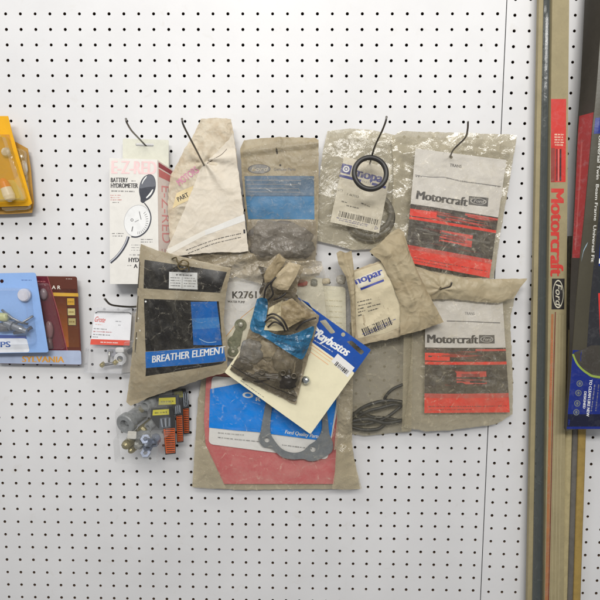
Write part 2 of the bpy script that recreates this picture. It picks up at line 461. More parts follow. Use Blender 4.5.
# ------------------------------------------------------------------ printing and stock colours
BLACKI = ink((52,50,52), .12); GREYI = ink((118,116,116), .15); BLUEI = ink((48,60,140), .2); REDI = ink((214,62,52), .12); WHITEI = ink((236,236,232), .06)
KRAFT = (182,167,134); TAN = (196,180,144)
# ------------------------------------------------------------------ pegboard: two hardboard panels meeting at a seam, real holes
def board_mat():
    t = NT('white_painted_hardboard')
    n1 = t.noise(5, 4, .6); n2 = t.noise(900, 2); n3 = t.noise(38, 5, .7, .6)
    col = t.mix(t.ramp(n1, .35, .7), (.69,.685,.685,1), (.63,.625,.625,1))
    col = t.mix(t.ramp(n3, .60, .8, (0,0,0,1), (.45,.45,.45,1)), col, (.55,.52,.47,1))
    nm = t.bump(n2, .12, .0006); nm = t.bump(n1, .15, .01, nm)
    b = t.bsdf(col, .42, .4, nrm=nm); t.l(b.outputs[0], t.out.inputs[0]); return t.m
BM = board_mat(); HB = paper((92,72,54), .9, .3, .4)
SEAM = unproj(487.5, 440)[0]
sx0, sy0, _ = unproj(508.2, 463.3); sx1, sy1, _ = unproj(525.4, 140)
def panel(cells, rect_, ox, oy, name, label):
    mb = MB(); X0, X1, Y0, Y1 = rect_; n = 16; R = .102; B = 5/25.4
    sq = []
    for k in range(n):
        a = 2*math.pi*(k)/n; c, s_ = math.cos(a), math.sin(a); q = .5/max(abs(c), abs(s_)); sq.append((c*q, s_*q, c*R, s_*R))
    vs = []; fs = []; ivs = []; ifs = []
    for (i, j) in cells:
        x, y = ox+i, oy+j; o = len(vs)
        jr = 1+random.uniform(-.05, .05)
        lo = max(x-.5, X0)-x; hi = min(x+.5, X1)-x
        for (a, b, c, d) in sq: vs.append(b2w(x+min(max(a, lo), hi), y+b, 0))
        for (a, b, c, d) in sq: vs.append(b2w(x+c*jr, y+d*jr, 0))
        for k in range(n): fs.append([o+k, o+n+k, o+n+(k+1)%n, o+(k+1)%n])
        o = len(ivs)
        for z in (0, B):
            for (a, b, c, d) in sq: ivs.append(b2w(x+c*jr, y+d*jr, z))
        for k in range(n): ifs.append([o+k, o+n+k, o+n+(k+1)%n, o+(k+1)%n])
    mb.add(vs, fs, BM, False); mb.add(ivs, ifs, HB, True)
    e = [b2w(x, y, 0) for x, y in ((X0,Y0),(X1,Y0),(X1,Y1),(X0,Y1))]; e2 = [p+Vector((0, .005, 0)) for p in e]
    mb.add(e+e2, [[i, i+4, (i+1)%4+4, (i+1)%4] for i in range(4)], BM, False)
    return mb, name, label
R0, R1 = -28, 54
fx = sx0-math.floor(sx0); fy = sy0-math.floor(sy0)
X0 = -14.5; XS = SEAM-.03
mb, nm_, lb = panel([(i, j) for i in range(-14, int(math.floor(XS+.5))+1) for j in range(R0, R1) if XS-(i-.5) > .62], (X0, XS, R0-.5, R1-.5), 0, 0, 'pegboard', '')
# strip between the last full column of holes and the seam
i_last = max(i for i in range(-14, 60) if XS-(i-.5) > .62)
if XS > i_last+.5:
    mb.add([b2w(x, y, 0) for x, y in ((i_last+.5, R0-.5), (XS, R0-.5), (XS, R1-.5), (i_last+.5, R1-.5))], [[0,3,2,1]], BM, False)
o = mb.build('pegboard'); tag(o, 'white pegboard panel with rows of black holes left of the vertical seam', 'pegboard', None, 'structure')
XR = SEAM+.03; ix = int(math.floor(sx0)); oxr = fx
first = min(i for i in range(-2, 60) if (oxr+i) > XR+.2)
mb, _, _ = panel([(i, j) for i in range(first, first+22) for j in range(R0, R1)], (XR if first+oxr-.5 < XR else first+oxr-.5, first+21.5+oxr, R0-.5+fy, R1-.5+fy), oxr, fy, '', '')
if first+oxr-.5 > XR:
    mb.add([b2w(x, y+fy, 0) for x, y in ((XR, R0-.5), (first+oxr-.5, R0-.5), (first+oxr-.5, R1-.5), (XR, R1-.5))], [[0,3,2,1]], BM, False)
o = mb.build('pegboard'); tag(o, 'white pegboard panel right of the vertical seam behind the wiper blade sleeves', 'pegboard', None, 'structure')
mb = MB(); q = [b2w(x, y, 1.4) for x, y in ((-30, -40), (72, -40), (72, 66), (-30, 66))]; mb.hull(q, [p+Vector((0, .1, 0)) for p in q], solid((44,42,42), .9, dirt=.3, sc=8))  # wall behind the board; its dark colour stands in for shade in the holes
o = mb.build('wall'); tag(o, 'wall behind the pegboard, coloured dark to stand for shade in the holes', 'wall', None, 'structure')
# ------------------------------------------------------------------ peg hooks
STEEL = solid((120,116,110), .38, .9, dirt=.35, sc=200)
def hook(pts, label, r=1.5):
    mb = MB(); w = [P(*p) for p in pts]; mb.tube(spline([tuple(p) for p in w], 6), r*.001, STEEL, 10)
    e = w[-1]; mb.blob(e, (r*.00115,)*3, STEEL, 6, 0)
    o = mb.build('peg_hook'); tag(o, label, 'hook', 'peg hooks in the pegboard'); return o
hook([(148,148,-6),(147,147,0),(144.2,144,10),(138,137.5,52),(131.5,130.5,88),(127,123,112),(126,119,114)], 'steel peg hook through the slot of the white hydrometer box')
hook([(208,170,-6),(207,169,0),(203.5,164,38),(196,149.5,80),(187,132.5,118),(183,124,135),(182,119,137)], 'steel peg hook pinching the white paper bag')
hook([(370,166,-6),(370,164,0),(370.5,161,44),(375,146,80),(382,131,112),(385.5,122,130),(386.5,117,132)], 'steel peg hook carrying the black rubber ring')
hook([(448,158,-6),(449,157,0),(450.5,155.5,34),(454,149,60),(465,138,84),(467.5,130,104),(468,122,116)], 'steel peg hook through the upper red and white card bag', 1.4)
hook([(446,283,-6),(444,282,10),(440,289,46),(443,288.5,62),(450,286.5,72),(451.5,283,78)], 'short steel peg hook at the fold of the lower red card bag', 1.4)
hook([(150,304,-6),(146,305.5,4),(132,306.8,16),(118,306,40),(110,304.2,58),(105,299,72)], 'chromed peg hook above the small clear connector pack', 1.7)
# ------------------------------------------------------------------ hydrometer box
CARD = paper((226,223,216), .55, .1, .12)
t = thing('hydrometer_box', 'white boxed battery hydrometer with a drawn black bulb, hanging by its slotted flap', 'box', P(134,284,20))
fq = [(109.5,158),(157.3,159.7),(159,284),(110,284)]
S = rect(fq, d0=42, puff=.8, step=3, wr=.3, sc=.03, sd=3)
mb = MB(); S.emit(mb, CARD, thick=.5)
pink = ink((238,204,202), .1)
S.text(mb, 'E-Z-RED', (112,173.6), (156,174.4), 13.2, pink, bold=.03)
S.text(mb, 'BATTERY', (111,182.3), (128,182.4), 4.7, BLACKI, bold=.028); S.greek(mb, [(131.5,181),(137,181)], 1.2, GREYI)
S.text(mb, 'HYDROMETER', (111,187.8), (138,188), 4.6, BLACKI, bold=.03)
S.greek(mb, [(111.5,191),(135,191.6)], 1.6, GREYI, 4)
for k, (y, x1) in enumerate(((195.3,121),(197.6,120),(199.9,123))): S.greek(mb, [(110.5,y),(x1,y)], 1.1, ink((205,140,135), .2), k)
S.greek(mb, [(112.5,202.5),(119.5,202.5)], 1, GREYI, 9)
bul = spline([(149.3,174),(153.2,175.6),(155.5,180.5),(155.8,187),(154,193),(150,198.5),(145.5,201.4),(143.6,203.2),(140.8,201.6),(140.6,198.2),(139.2,191),(140.4,183),(144,177),(149.3,174)], 4)[:-1]
DK = ink((66,68,76), .08, .4); S.poly(mb, bul, DK, .35)
S.poly(mb, spline([(149.3,174.8),(152.8,176.2),(155,180.5),(155.3,186.2),(148,187),(140.2,188.4),(140.9,183.2),(144.4,177.7),(149.3,174.8)], 4)[:-1], ink((104,106,114), .08), .5)
S.poly(mb, spline([(147,175.8),(144.3,178.6),(142.3,182.6),(142.4,184.3),(144,181),(146.4,178),(147,175.8)], 3)[:-1], WHITEI, .65)
S.poly(mb, spline([(153.5,189.5),(151.5,194),(147.5,198),(146.3,197.6),(149.5,193.8),(152.3,189.8),(153.5,189.5)], 3)[:-1], WHITEI, .65)
S.disc(mb, (137.6,221), 13.4, 16.4, ink((232,232,230), .05), .35, .25)
S.disc(mb, (137.6,221), 13.4, 16.4, ink((190,190,190), .2), .5, .25, .965)
arc = [(144.5,203),(148.5,208.5),(150.8,215),(150.6,222),(147.5,229.5),(142.5,234.6),(137,237),(131.5,236.6)]
S.line(mb, spline(arc, 5), (1.0,1.5), DK, .6)
for k in range(13):
    a = -1.0+k*.19; x, y = 137.6+11*math.cos(a+.25), 221+13.4*math.sin(a+.25); S.line(mb, [(x, y), (137.6+8.4*math.cos(a+.25), 221+10.6*math.sin(a+.25))], .45, GREYI, .6)
S.line(mb, [(139.5,211.5),(140.2,215),(141.3,219.5)], .7, GREYI, .6); S.line(mb, [(133,226.5),(132,231.5)], 1, GREYI, .6); S.line(mb, [(135,222),(139,220)], .5, GREYI, .6)
S.disc(mb, (132.2,220), 1.5, 1.5, GREYI, .6, 0, .6)
tb = spline([(128.6,236.5),(126.3,243),(122,250.5),(116.5,257.2),(110.3,262.5)], 5)
S.line(mb, tb, 3.0, DK, .6); S.line(mb, [(x-.5, y-.3) for x, y in tb], .9, ink((205,206,212), .05), .8)
for y in (233.5, 236): S.greek(mb, [(112,y),(123.8,y)], 1.1, GREYI, int(y*2))
for y in (239.5, 242): S.greek(mb, [(141,y),(153,y)], 1.1, GREYI, int(y*3))
for y in (245, 247.6, 250.2): S.greek(mb, [(131.5,y),(140.5,y)], .9, ink((150,150,148), .2), int(y))
S.greek(mb, [(130,254.8),(141,255)], 1.5, GREYI, 33)
S.text(mb, 'HYDRO', (129,262), (146,262.2), 4.4, BLACKI, bold=.035); S.text(mb, 'A B', (134,268), (142,268.1), 4, BLACKI, bold=.035); S.greek(mb, [(127.5,265.5),(132,265.5)], .9, GREYI, 2)
mb.build('front_panel', t)
mb = MB(); sq_ = [(157.6,160),(168.3,167.5),(169.6,284),(159.3,284)]
class SideS(Sheet): pass
sd = Sheet([(157.45,159.9),(168.3,167.5)], [(168.3,167.5),(169.6,284)], [(159.1,284),(169.6,284)], [(157.45,159.9),(159.1,284)], 42, step=2.5, fn=lambda x, y, u, v: -30*u)
sd.emit(mb, paper((226,212,202), .6, .15), thick=.5)
sd.quad(mb, [(158.2,162),(167.8,168.4),(168,173),(158.3,167)], ink((160,78,84), .2), .4); sd.quad(mb, [(158.4,168.5),(168,174.3),(168.1,181),(158.5,176.5)], ink((205,120,116), .25), .4)
sd.text(mb, 'E-Z-RED', (160.3,185), (161.1,243), 6.2, ink((220,150,146), .3), .5, .0)
for k in range(3): sd.greek(mb, [(161+k*2,249),(161.4+k*2,276)], 1, ink((205,150,140), .2), k+60)
mb.build('side_panel', t)
mb = MB()   # the rest of the carton behind the printed faces
f4 = [P(x, y, 41.2) for x, y in ((109.8,158.3),(157,160),(158.8,283.6),(110.2,283.6))]; b4 = [P(x, y, d) for x, y, d in ((114,163,6),(166.5,168,9),(168,280,9),(114,280,6))]
mb.hull(f4, b4, CARD); mb.build('carton', t)
mb = MB(); slot = rounded([(135.6,143),(153.8,143.6),(153.8,146.6),(135.6,146)], 1.4, 4)
slab(mb, rounded([(122.8,138.5),(168.6,140),(168.8,172),(122.6,170)], 1.2, 3), 15, .7, paper((214,213,198), .6, .15), [slot]); mb.build('hanging_flap', t)
# ------------------------------------------------------------------ white paper bag with pink print
WP = paper((211,202,186), .6, .12, .35, 40, dc=(170,150,118), crum=.3); WPT = paper((204,194,174), .55, .3, .35, 38, dc=(160,132,92), crum=.55)
t = thing('parts_bag', 'creased white paper bag with pink print and a cream PART tag, pinched by its hook', 'parts bag', P(208,252,25))
S = Sheet([(201,119),(216,118),(231,119)], [(231,119),(236,150),(240,185),(248.5,250)], [(170,243),(210,246),(248.5,250)], [(201,119),(192,137),(183,152),(170.5,176),(167.5,205),(170,243)], 26, puff=5, wr=3.5, sc=.06, sd=5, edge=.8, pinch=[(203,164,2.5,5,40)])
mb = MB(); S.emit(mb, WPT, flat=10)
S.text(mb, 'MOTORS', (181,186.5), (200,172), 7, ink((204,134,160), .35), .5, .02)
S.quad(mb, [(177.5,193.5),(194.5,186),(193.3,198.8),(172.8,208.5)], paper((226,206,160), .6, .15), .35); S.text(mb, 'PART', (179.5,202), (190,196.8), 4.6, BLACKI, .6, .02)
mb.build('bag_back', t)
def fan(x, y, u, v):
    a = math.atan2(y-160, x-203); r = math.hypot(x-203, y-162)
    return 6*min(1, r/60)+3.2*math.cos(7*a+.5)*math.exp(-r/55)*min(1, r/7)+1.3*math.cos(13*a+1)*math.exp(-r/40)*min(1, r/9)
S = Sheet([(199,173),(204,164),(217,152),(229,140),(233.5,133)], [(233.5,133),(237.5,165),(243,205),(245.8,225),(248.8,251)], [(166.8,252),(172,256.5),(188,255),(205,253),(222,252),(240,252.5),(248.8,251)], [(199,173),(192,192),(183,215),(174,236),(166.8,252)], 33, puff=1.5, wr=1.3, sc=.05, sd=9, edge=.7, fn=fan)
mb = MB(); S.emit(mb, WP, thick=.6)
S.quad(mb, [(167.5,249.5),(206,230.2),(206,235.5),(170,254.5)], paper((224,219,208), .4, .1), .3); S.quad(mb, [(206,230.2),(244.8,214.5),(245.6,221),(206,235.5)], paper((222,220,214), .4, .1), .3)
S.greek(mb, spline([(187,250.3),(210,241.6),(224,237.5),(241.5,233.6)], 6), 1.1, BLACKI, 3); S.greek(mb, spline([(189,253.4),(212,244.5),(226,240.8),(241.5,237.2)], 6), 1.1, BLACKI, 4)
S.text(mb, '1', (244.2,233.5), (245.6,233.4), 4, BLACKI, bold=.03)
S.line(mb, spline([(207,163.5),(214,159.5),(221,155.5),(227,149)], 5), (.9,.4), ink((92,78,70), .2), .4)  # shade of a crease, painted as a thin dark line
mb.build('bag_front', t)
# ------------------------------------------------------------------ tan bag with blue band
FT = film((186,168,132), .72, .35, .2, .25, .5, 45); FCL = film((170,160,142), .3, .28, .35, .3, .7, 45)
t = thing('parts_bag', 'tan parts bag with a wide blue band and a grey oval above it', 'parts bag', P(282,258,20))
top_ = [(240.3,148.5),(244,140.3),(262,138.2),(280,137),(300,137.4),(314.5,137.8),(318.5,140)]
def fold(x, y, u, v): return 2.6*math.exp(-((y-148+(x-280)*.12)/3.2)**2)-1.6*math.exp(-((y-153+(x-280)*.12)/3)**2)+2.2*math.exp(-((x-279)/3)**2)*math.exp(-max(0, y-140)/26)
S = Sheet(top_, [(318.5,140),(318.6,180),(318.3,218),(315.5,260)], [(248.6,257),(262,262),(285,261),(300,263),(315.5,260)], [(240.3,148.5),(241.8,175),(244,198),(246.5,222),(248.6,257)], 22, puff=3.5, wr=2.2, sc=.045, sd=12, edge=.5, fn=fold)
mb = MB(); S.emit(mb, paper((165,153,127), .42, .22, .3, 35, dc=(140,118,82), crum=.35), flat=8)
S.disc(mb, (259.3,169.3), 11.2, 4.6, ink((134,132,128), .35), .35); S.disc(mb, (259.3,169.3), 11.4, 4.8, ink((96,94,94), .3), .5, 0, .9)
S.text(mb, 'Ford', (251.5,171.3), (267,171.3), 4.2, ink((196,186,164), .3), .6, 0, .35)
S.text(mb, 'Genuine Parts', (274,171), (295.5,171), 2.8, GREYI, .5, .01)
S.quad(mb, [(244.6,176.2),(314,176.4),(314.2,196),(245.8,196.2)], ink((92,116,138), .5), .3); S.quad(mb, [(245.8,196.2),(314.2,196),(314.4,219.4),(248.3,219.2)], ink((64,126,170), .4), .3)
for y in (180.5, 184.5, 188.5, 192): S.line(mb, [(247+2*vn(y,1,3),y),(300+9*vn(y,2,3),y+.3)], .8, ink((140,142,146), .5), .4)
S.line(mb, [(246,196.2),(314,196)], .8, ink((58,92,122), .3), .45)
S.poly(mb, [(276.2,148),(277.5,150),(278,154),(276.6,154.2),(275.8,151)], ink((48,40,32), .05), .5); S.disc(mb, (280.4,165.6), 1, 1.1, ink((48,40,32), .05), .5)
mb.build('paper_sleeve', t)
mb = MB(); mb.blob(P(281,240,24), (.05,.012,.03), solid((112,106,98), .6, dirt=.5, sc=60), 24, .35, 4, p=3); mb.blob(P(262,251,25), (.024,.009,.012), solid((62,58,56), .6), 16, .4, 9); mb.blob(P(299,247,26), (.025,.011,.02), solid((88,86,82), .5), 16, .4, 2)
mb.build('metal_part', t)
S2 = Sheet([(243,150),(280,139.5),(317,142)], [(317,142),(317.8,180),(317.6,218)], [(247,219),(280,219.5),(317.6,218)], [(243,150),(244,185),(247,219)], 26, puff=3.5, wr=2.2, sc=.05, sd=16)
mb = MB(); S2.emit(mb, film((188,178,154), .05, .14, .34, .16, .8, 40, spec=.8), thick=.2); mb.build('bag_film', t)
S2 = Sheet([(248,219.5),(280,220),(315.5,219.5)], [(315.5,219.5),(318,240),(316.8,260)], [(247.5,258),(262,262.5),(284,260.5),(302,264),(316.8,260)], [(248,219.5),(247.5,240),(247.5,258)], 30, puff=11, wr=4.5, sc=.06, sd=15, edge=.6)
mb = MB(); S2.emit(mb, film((160,150,134), .34, .16, .35, .3, 1.0, 50, spec=.7), thick=.2); mb.build('clear_window', t)
# ------------------------------------------------------------------ clear bag with white label and black coil
FB = film((206,194,164), .14, .15, .4, .3, 1.0, 44, spec=.7)
t = thing('parts_bag', 'yellowed clear bag holding a black coil behind a white barcode label with blue lettering', 'parts bag', P(355,248,16))
mb = MB(); bq = Sheet([(327.5,131),(350,128.5),(372,130),(394.5,135)], [(394.5,135),(395.5,175),(394.5,210),(392,240)], [(317,241),(335,245),(352,250),(372,249),(392,240)], [(327.5,131),(323,150),(319.5,178),(317.5,205),(317,241)], 8, wr=.8, sc=.04, sd=3)
bq.emit(mb, film((204,196,172), .5, .16, .3, .3, .7, 28, spec=.8)); mb.build('bag_back', t)
mb = MB()
mb.torus(P(371,216,15), .036, .006, solid((70,68,64), .5), n=48, wob=.001); mb.torus(P(373,213,19), .031, .0045, solid((86,84,80), .5), n=48); mb.torus(P(370,218,11), .040, .004, solid((60,58,56), .5), n=48); mb.build('rubber_coil', t)
S = rect([(344,156.5),(391.5,168.5),(379,233),(330.2,222)], d0=25, puff=1.2, wr=.6, sc=.04, sd=8)
mb = MB(); S.emit(mb, paper((224,216,196), .6, .15, .2), thick=.4)
def rl(o, ux, x, y): return (o[0]+ux[0]*x-ux[1]*y*-1*-1, o[1])
uL = (math.cos(.255), math.sin(.255)); vL = (-uL[1], uL[0])
def L_(x, y, o=(343,163.2)): return (o[0]+uL[0]*x+vL[0]*y, o[1]+uL[1]*x+vL[1]*y)
S.quad(mb, [L_(-.5,.2), L_(9.6,.2), L_(9.6,9.6), L_(-.5,9.6)], BLUEI, .35); S.disc(mb, L_(4.6,4.9), 3.3, 3.3, WHITEI, .5, 0, .6); S.disc(mb, L_(4.6,4.9), 1.1, 1.1, WHITEI, .5)
S.text(mb, 'mopar', L_(13.5,9.4), L_(47.5,9.4), 9.2, BLUEI, .45, .045)
S.quad(mb, [L_(-.5,11.4), L_(47.5,11.4), L_(47.5,14), L_(-.5,14)], BLUEI, .35); S.quad(mb, [L_(22,11.0), L_(33,11.0), L_(33,14.4), L_(22,14.4)], paper((224,216,196), .6, .15, .2), .5); S.text(mb, 'PARTS', L_(23,13.9), L_(32,13.9), 2.3, GREYI, .6)
S.text(mb, 'QTY', (337.2,190.3), (343,191.7), 2, GREYI)
S.text(mb, '1 467552', (347,195.2), (358.5,198.2), 2.2, BLACKI, .5, .01); S.greek(mb, [(341.5,201.3),(348,203)], 1.4, BLACKI, 3); S.greek(mb, [(361,203),(370,207)], 1.5, BLACKI, 5); S.greek(mb, [(346.5,205.5),(359,208.5)], 1.4, BLACKI, 8)
S.bars(mb, (339.5,210.8), (378.5,219.8), 5.6, BLACKI, 4)
S.greek(mb, [(336.5,217.6),(369,225)], 1.0, BLUEI, 5); S.greek(mb, [(339,220),(367,226.2)], 1.0, BLUEI, 6); S.greek(mb, [(347,224.2),(359,227)], .9, GREYI, 7)
S.disc(mb, (376,228), 2.3, 2.3, BLUEI, .5, .3, .7, 3); mb.build('label_card', t)
S = Sheet([(327.5,131),(350,128.5),(372,130),(394.5,135)], [(394.5,135),(396,175),(395,210),(392,240)], [(317,241),(335,245),(352,250),(372,249),(392,240)], [(327.5,131),(323,150),(319,178),(317,205),(317,241)], 29, puff=3, wr=3.2, sc=.055, sd=21, edge=.6)
mb = MB(); S.emit(mb, FB, thick=.2); mb.build('bag_film', t)
mb = MB(); mb.torus(P(370.3,173.3,66), .0262, .0042, solid((46,44,42), .45, dirt=.4), axis=Vector((.05,-1,.18)), n=64, m=14)
o = mb.build('rubber_ring'); tag(o, 'thick black rubber ring hanging on a hook over the blue lettered label', 'rubber ring')
# ------------------------------------------------------------------ bags with a red, black and white card
RB = ink((236,58,46), .1, .35); RB2 = ink((206,74,66), .3, .35); BK = ink((56,46,44), .3, .35); BKG = ink((70,64,58), .4, .35)
MD = ink((158,52,44), .25, .35); MD2 = ink((92,50,46), .3, .35)
def lerp4(q, u, v):
    a, b, c, d = q; return tuple((1-v)*((1-u)*a[k]+u*b[k])+v*((1-u)*d[k]+u*c[k]) for k in (0, 1))
def red_card(t, q, v0, v1, d0, sd, m0, m1, cap, lg, red_v, top_txt):
    S = rect(q, d0=d0, puff=2.5, wr=1.0, sc=.04, sd=sd)
    mb = MB(); S.emit(mb, paper((216,211,202), .55, .12, .2), thick=.5)
    def band(u0, u1, a, b, mat, off):
        S.quad(mb, [lerp4(q, u0, a), lerp4(q, u1, a), lerp4(q, u1, b), lerp4(q, u0, b)], mat, off)
    H = 1-v0; f = lambda k: v0+H*k
    band(0, 1, f(0), f(1), BK, .3)
    rg = random.Random(sd)
    for k in range(30):      # streaks of the printed car picture
        u0 = rg.uniform(0, .75); a = f(rg.uniform(.01, .2)); S.quad(mb, [lerp4(q, u0, a), lerp4(q, min(1, u0+rg.uniform(.1, .4)), a+rg.uniform(-.004, .012)), lerp4(q, min(1, u0+rg.uniform(.1, .4)), a+H*rg.uniform(.012, .035)), lerp4(q, u0, a+H*rg.uniform(.01, .03))], rg.choice([RB2, BKG, BK, MD, MD2, MD]), .36+.009*k)
    band(0, .3, f(.08), f(.2), RB, .6); band(.62, 1, f(.02), f(.05), RB2, .6)
    band(0, 1, f(.215), f(.26), RB, .6); band(0, 1, f(.26), f(red_v), BKG, .55)
    band(.36, .74, f(.36), f(red_v-.14), RB2, .62); band(.30, .38, f(.36), f(red_v-.05), BK, .62); band(.44, .66, f(.40), f(red_v-.2), ink((150,60,56), .3), .68)
    for k in range(26):
        u0 = rg.uniform(0, .7); a = f(rg.uniform(.3, red_v-.08)); S.quad(mb, [lerp4(q, u0, a), lerp4(q, u0+rg.uniform(.1, .3), a+rg.uniform(-.01, .012)), lerp4(q, u0+rg.uniform(.1, .3), a+H*rg.uniform(.01, .04)), lerp4(q, u0, a+H*rg.uniform(.008, .03))], rg.choice([BK, BKG, BK, MD2, ink((100,95,88), .4)]), .7+.006*k)
    band(0, 1, f(red_v), f(red_v+.1), RB2, .64); band(0, 1, f(red_v+.07), f(1), RB, .68)
    for k in (0, 1): S.greek(mb, [lerp4(q, .05, f(.9+.05*k)), lerp4(q, (.97, .55)[k], f(.9+.05*k))], 1.0, BLACKI, sd+k, .8)
    S.text(mb, 'Motorcraft', m0, m1, cap, ink((62,60,62), .2), .5, .045)
    a, b, c, d = lg; S.quad(mb, lg, ink((84,82,82), .25), .4)
    cx, cy = sum(p[0] for p in lg)/4, sum(p[1] for p in lg)/4; an = math.atan2(b[1]-a[1], b[0]-a[0]); w = math.dist(a, b)/2; h = math.dist(a, d)/2
    S.disc(mb, (cx, cy), w*.84, h*.72, ink((190,186,178), .2), .55, an, .86)
    S.text(mb, 'Ford', (cx-w*.5*math.cos(an)-h*.3*-math.sin(an), cy-w*.5*math.sin(an)+h*.32), (cx+w*.5*math.cos(an), cy+w*.5*math.sin(an)+h*.32), h*.7, ink((190,186,178), .2), .6, .02, .3)
    return S, mb
FM = film((222,212,186), .06, .12, .42, .24, 1.0, 48, spec=.8)
t = thing('parts_bag', 'upper of the two clear bags with a red, black and white printed card', 'parts bag', P(450,278,22), 'bags with a red, black and white card')
mb = MB(); B = Sheet([(391,137),(400,131),(430,132),(470,133),(517,135)], [(517,135),(508,190),(500,235),(494,278)], [(388,252),(405,266),(440,275),(470,278),(494,278)], [(391,137),(394,170),(392,205),(388,252)], 14, wr=4.5, sc=.06, sd=31, edge=.8)
B.emit(mb, film((200,190,162), .5, .14, .3, .3, .7, 26, spec=.8)); mb.build('bag_back', t)
q = [(415.5,148.5),(506.5,160),(489.3,278),(405.5,262)]
S, mb = red_card(t, q, .487, 1, 27, 41, (416.2,199), (466.3,206.3), 8.6, [(468.5,196.2),(488,198),(487.3,206.8),(468,204.8)], .70, '')
S.text(mb, 'TRANS', (449.5,166.6), (461,168), 3, BLACKI, .5, .02)
S.line(mb, spline([(415,175),(430,177.3),(445,177.6),(460,181.5),(480,184),(501,186.5)], 5), .7, GREYI, .45); S.greek(mb, [(415.5,176.5),(422,177)], 1.3, BLACKI, 2); S.greek(mb, [(446,178.5),(500,187.2)], 1.0, GREYI, 4)
S.disc(mb, (451,157.2), 1.6, 1.6, ink((90,80,60), .1), .5)
mb.build('printed_card', t)
def mfold(x, y, u, v): return 3.0*math.exp(-((y-149-(x-405)*.05)/4)**2)+2.2*math.cos((x+y*.3)*.35)*math.exp(-max(0, v-.02)/.08)
S = Sheet([(406,138.5),(418,136),(432,133),(450,134.5),(470,136),(495,136),(517,137)], [(517,137),(512,165),(508,190),(500,235),(494,278.5)], [(397,262),(412,272),(440,277.5),(470,280),(494,278.5)], [(406,138.5),(403,175),(400,215),(397,262)], 33, puff=3, wr=3.0, sc=.065, sd=33, edge=.8, fn=mfold)
mb = MB(); S.emit(mb, FM, thick=.2); mb.build('bag_film', t)
t = thing('parts_bag', 'lower of the two bags with a red, black and white card, tan top folded over', 'parts bag', P(460,428,22), 'bags with a red, black and white card')
mb = MB(); B = Sheet([(410,285),(440,280),(480,279),(525,280)], [(525,280),(515,296),(510.5,318),(511,340),(513,380),(512.5,414)], [(404,427),(425,431),(450,430),(480,426.5),(496,424),(512.5,414)], [(410,285),(412,340),(409,385),(404,427)], 14, wr=2, sc=.06, sd=35, edge=.9)
B.emit(mb, film((190,180,154), .58, .16, .3, .3, .7, 26, spec=.8)); mb.build('bag_back', t)
q = [(425.5,299),(502.5,300),(509.7,412.3),(424.3,413)]
S, mb = red_card(t, q, .424, 1, 24, 47, (427.5,342.6), (477.2,343.2), 8.4, [(478.4,334.6),(494,334.8),(494.2,343.3),(478.5,343.2)], .70, '')
S.text(mb, 'TRANS', (464.5,314.6), (474,314.8), 2.8, GREYI, .5, .01); S.line(mb, [(446.5,320.8),(470,321.4),(500,322.8)], 1.0, GREYI, .45)
mb.build('printed_card', t)
S = Sheet([(411,292),(440,287),(480,290),(519,290)], [(519,290),(513,300),(510,318),(510.5,340),(513,380),(512.5,414.5)], [(404,427.5),(425,432),(450,430.5),(480,427),(496,424.5),(512.5,414.5)], [(411,292),(412.5,340),(409,385),(404,427.5)], 31, puff=3.5, wr=3.0, sc=.06, sd=37, edge=.8, pinch=[(441,289,2.2,6,26)])
mb = MB(); S.emit(mb, film((206,194,164), .10, .14, .38, .26, 1.0, 44, spec=.7), thick=.2); mb.build('bag_film', t)
def tfold(x, y, u, v): return 4*math.sin(v*math.pi)*(1-.5*u)+1.6*math.cos(9*math.atan2(y-289, x-441))*math.exp(-math.hypot(x-441, y-289)/24)*min(1, math.hypot(x-441, y-289)/6)
S = Sheet([(404,262),(430,271),(462,277),(495,279),(527.5,278.5)], [(527.5,278.5),(520,287),(514,298)], [(409,304),(428,299.5),(452,299),(480,302),(498,303),(514,298)], [(404,262),(405,280),(409,304)], 32, puff=2, wr=2.2, sc=.06, sd=39, edge=.5, fn=tfold)
mb = MB(); S.emit(mb, paper((170,158,131), .42, .18, .25, 30, dc=(146,124,86), crum=.4), thick=.6); mb.build('folded_top', t)
# ------------------------------------------------------------------ clear bag of black hoses
t = thing('parts_bag', 'clear bag with thin black hoses looped at its bottom', 'parts bag', P(380,433,10))
mb = MB(); S = Sheet([(350,322),(380,318),(414,312)], [(414,312),(414,370),(411,432)], [(346,433),(365,436),(390,433),(411,432)], [(350,322),(349,380),(346,433)], 7, wr=1, sc=.05, sd=51, edge=.4); S.emit(mb, film((190,180,154), .36, .35, .2, .25, .4, 40)); mb.build('bag_back', t)
mb = MB(); RBR = solid((34,36,38), .5, dirt=.3)
for pts, r in (([(383,404,14),(386,396,15),(393,389,16),(403,384.5,16)], 2.2), ([(351,417,14),(362,408,16),(376,402.5,18),(390,400.5,18),(402,402,16)], 2.6), ([(351,422,14),(366,412,20),(380,408,22),(394,404.5,20),(402,406,18)], 2.4),
               ([(351,424,16),(366,424,18),(380,420.5,20),(391,414.5,20),(402,405.5,18)], 2.2), ([(352,421,20),(368,419,22),(386,423,22),(402,420.5,18)], 2.8), ([(351,427,14),(364,430,16),(378,429,18),(385,424,18)], 2.6), ([(351,415,10),(360,412,12),(372,417,12),(384,418,12),(403,421,12)], 2.6)):
    mb = MB(); mb.tube(spline([tuple(P(*p)) for p in pts], 7), r*.00125, RBR, 10); mb.build('hose', t)
S = Sheet([(350,322),(380,318),(414,312)], [(414,312),(414,370),(411,432)], [(346,433.5),(365,437),(390,433.5),(411,432)], [(350,322),(349,380),(346,433.5)], 24, puff=5, wr=2, sc=.05, sd=53, edge=.4, fn=lambda x, y, u, v: 3*math.exp(-((x-404)/3)**2)-1.5*math.exp(-((x-398)/4)**2))
mb = MB(); S.emit(mb, film((204,194,166), .05, .14, .34, .16, .9, 40, spec=.8), thick=.2)
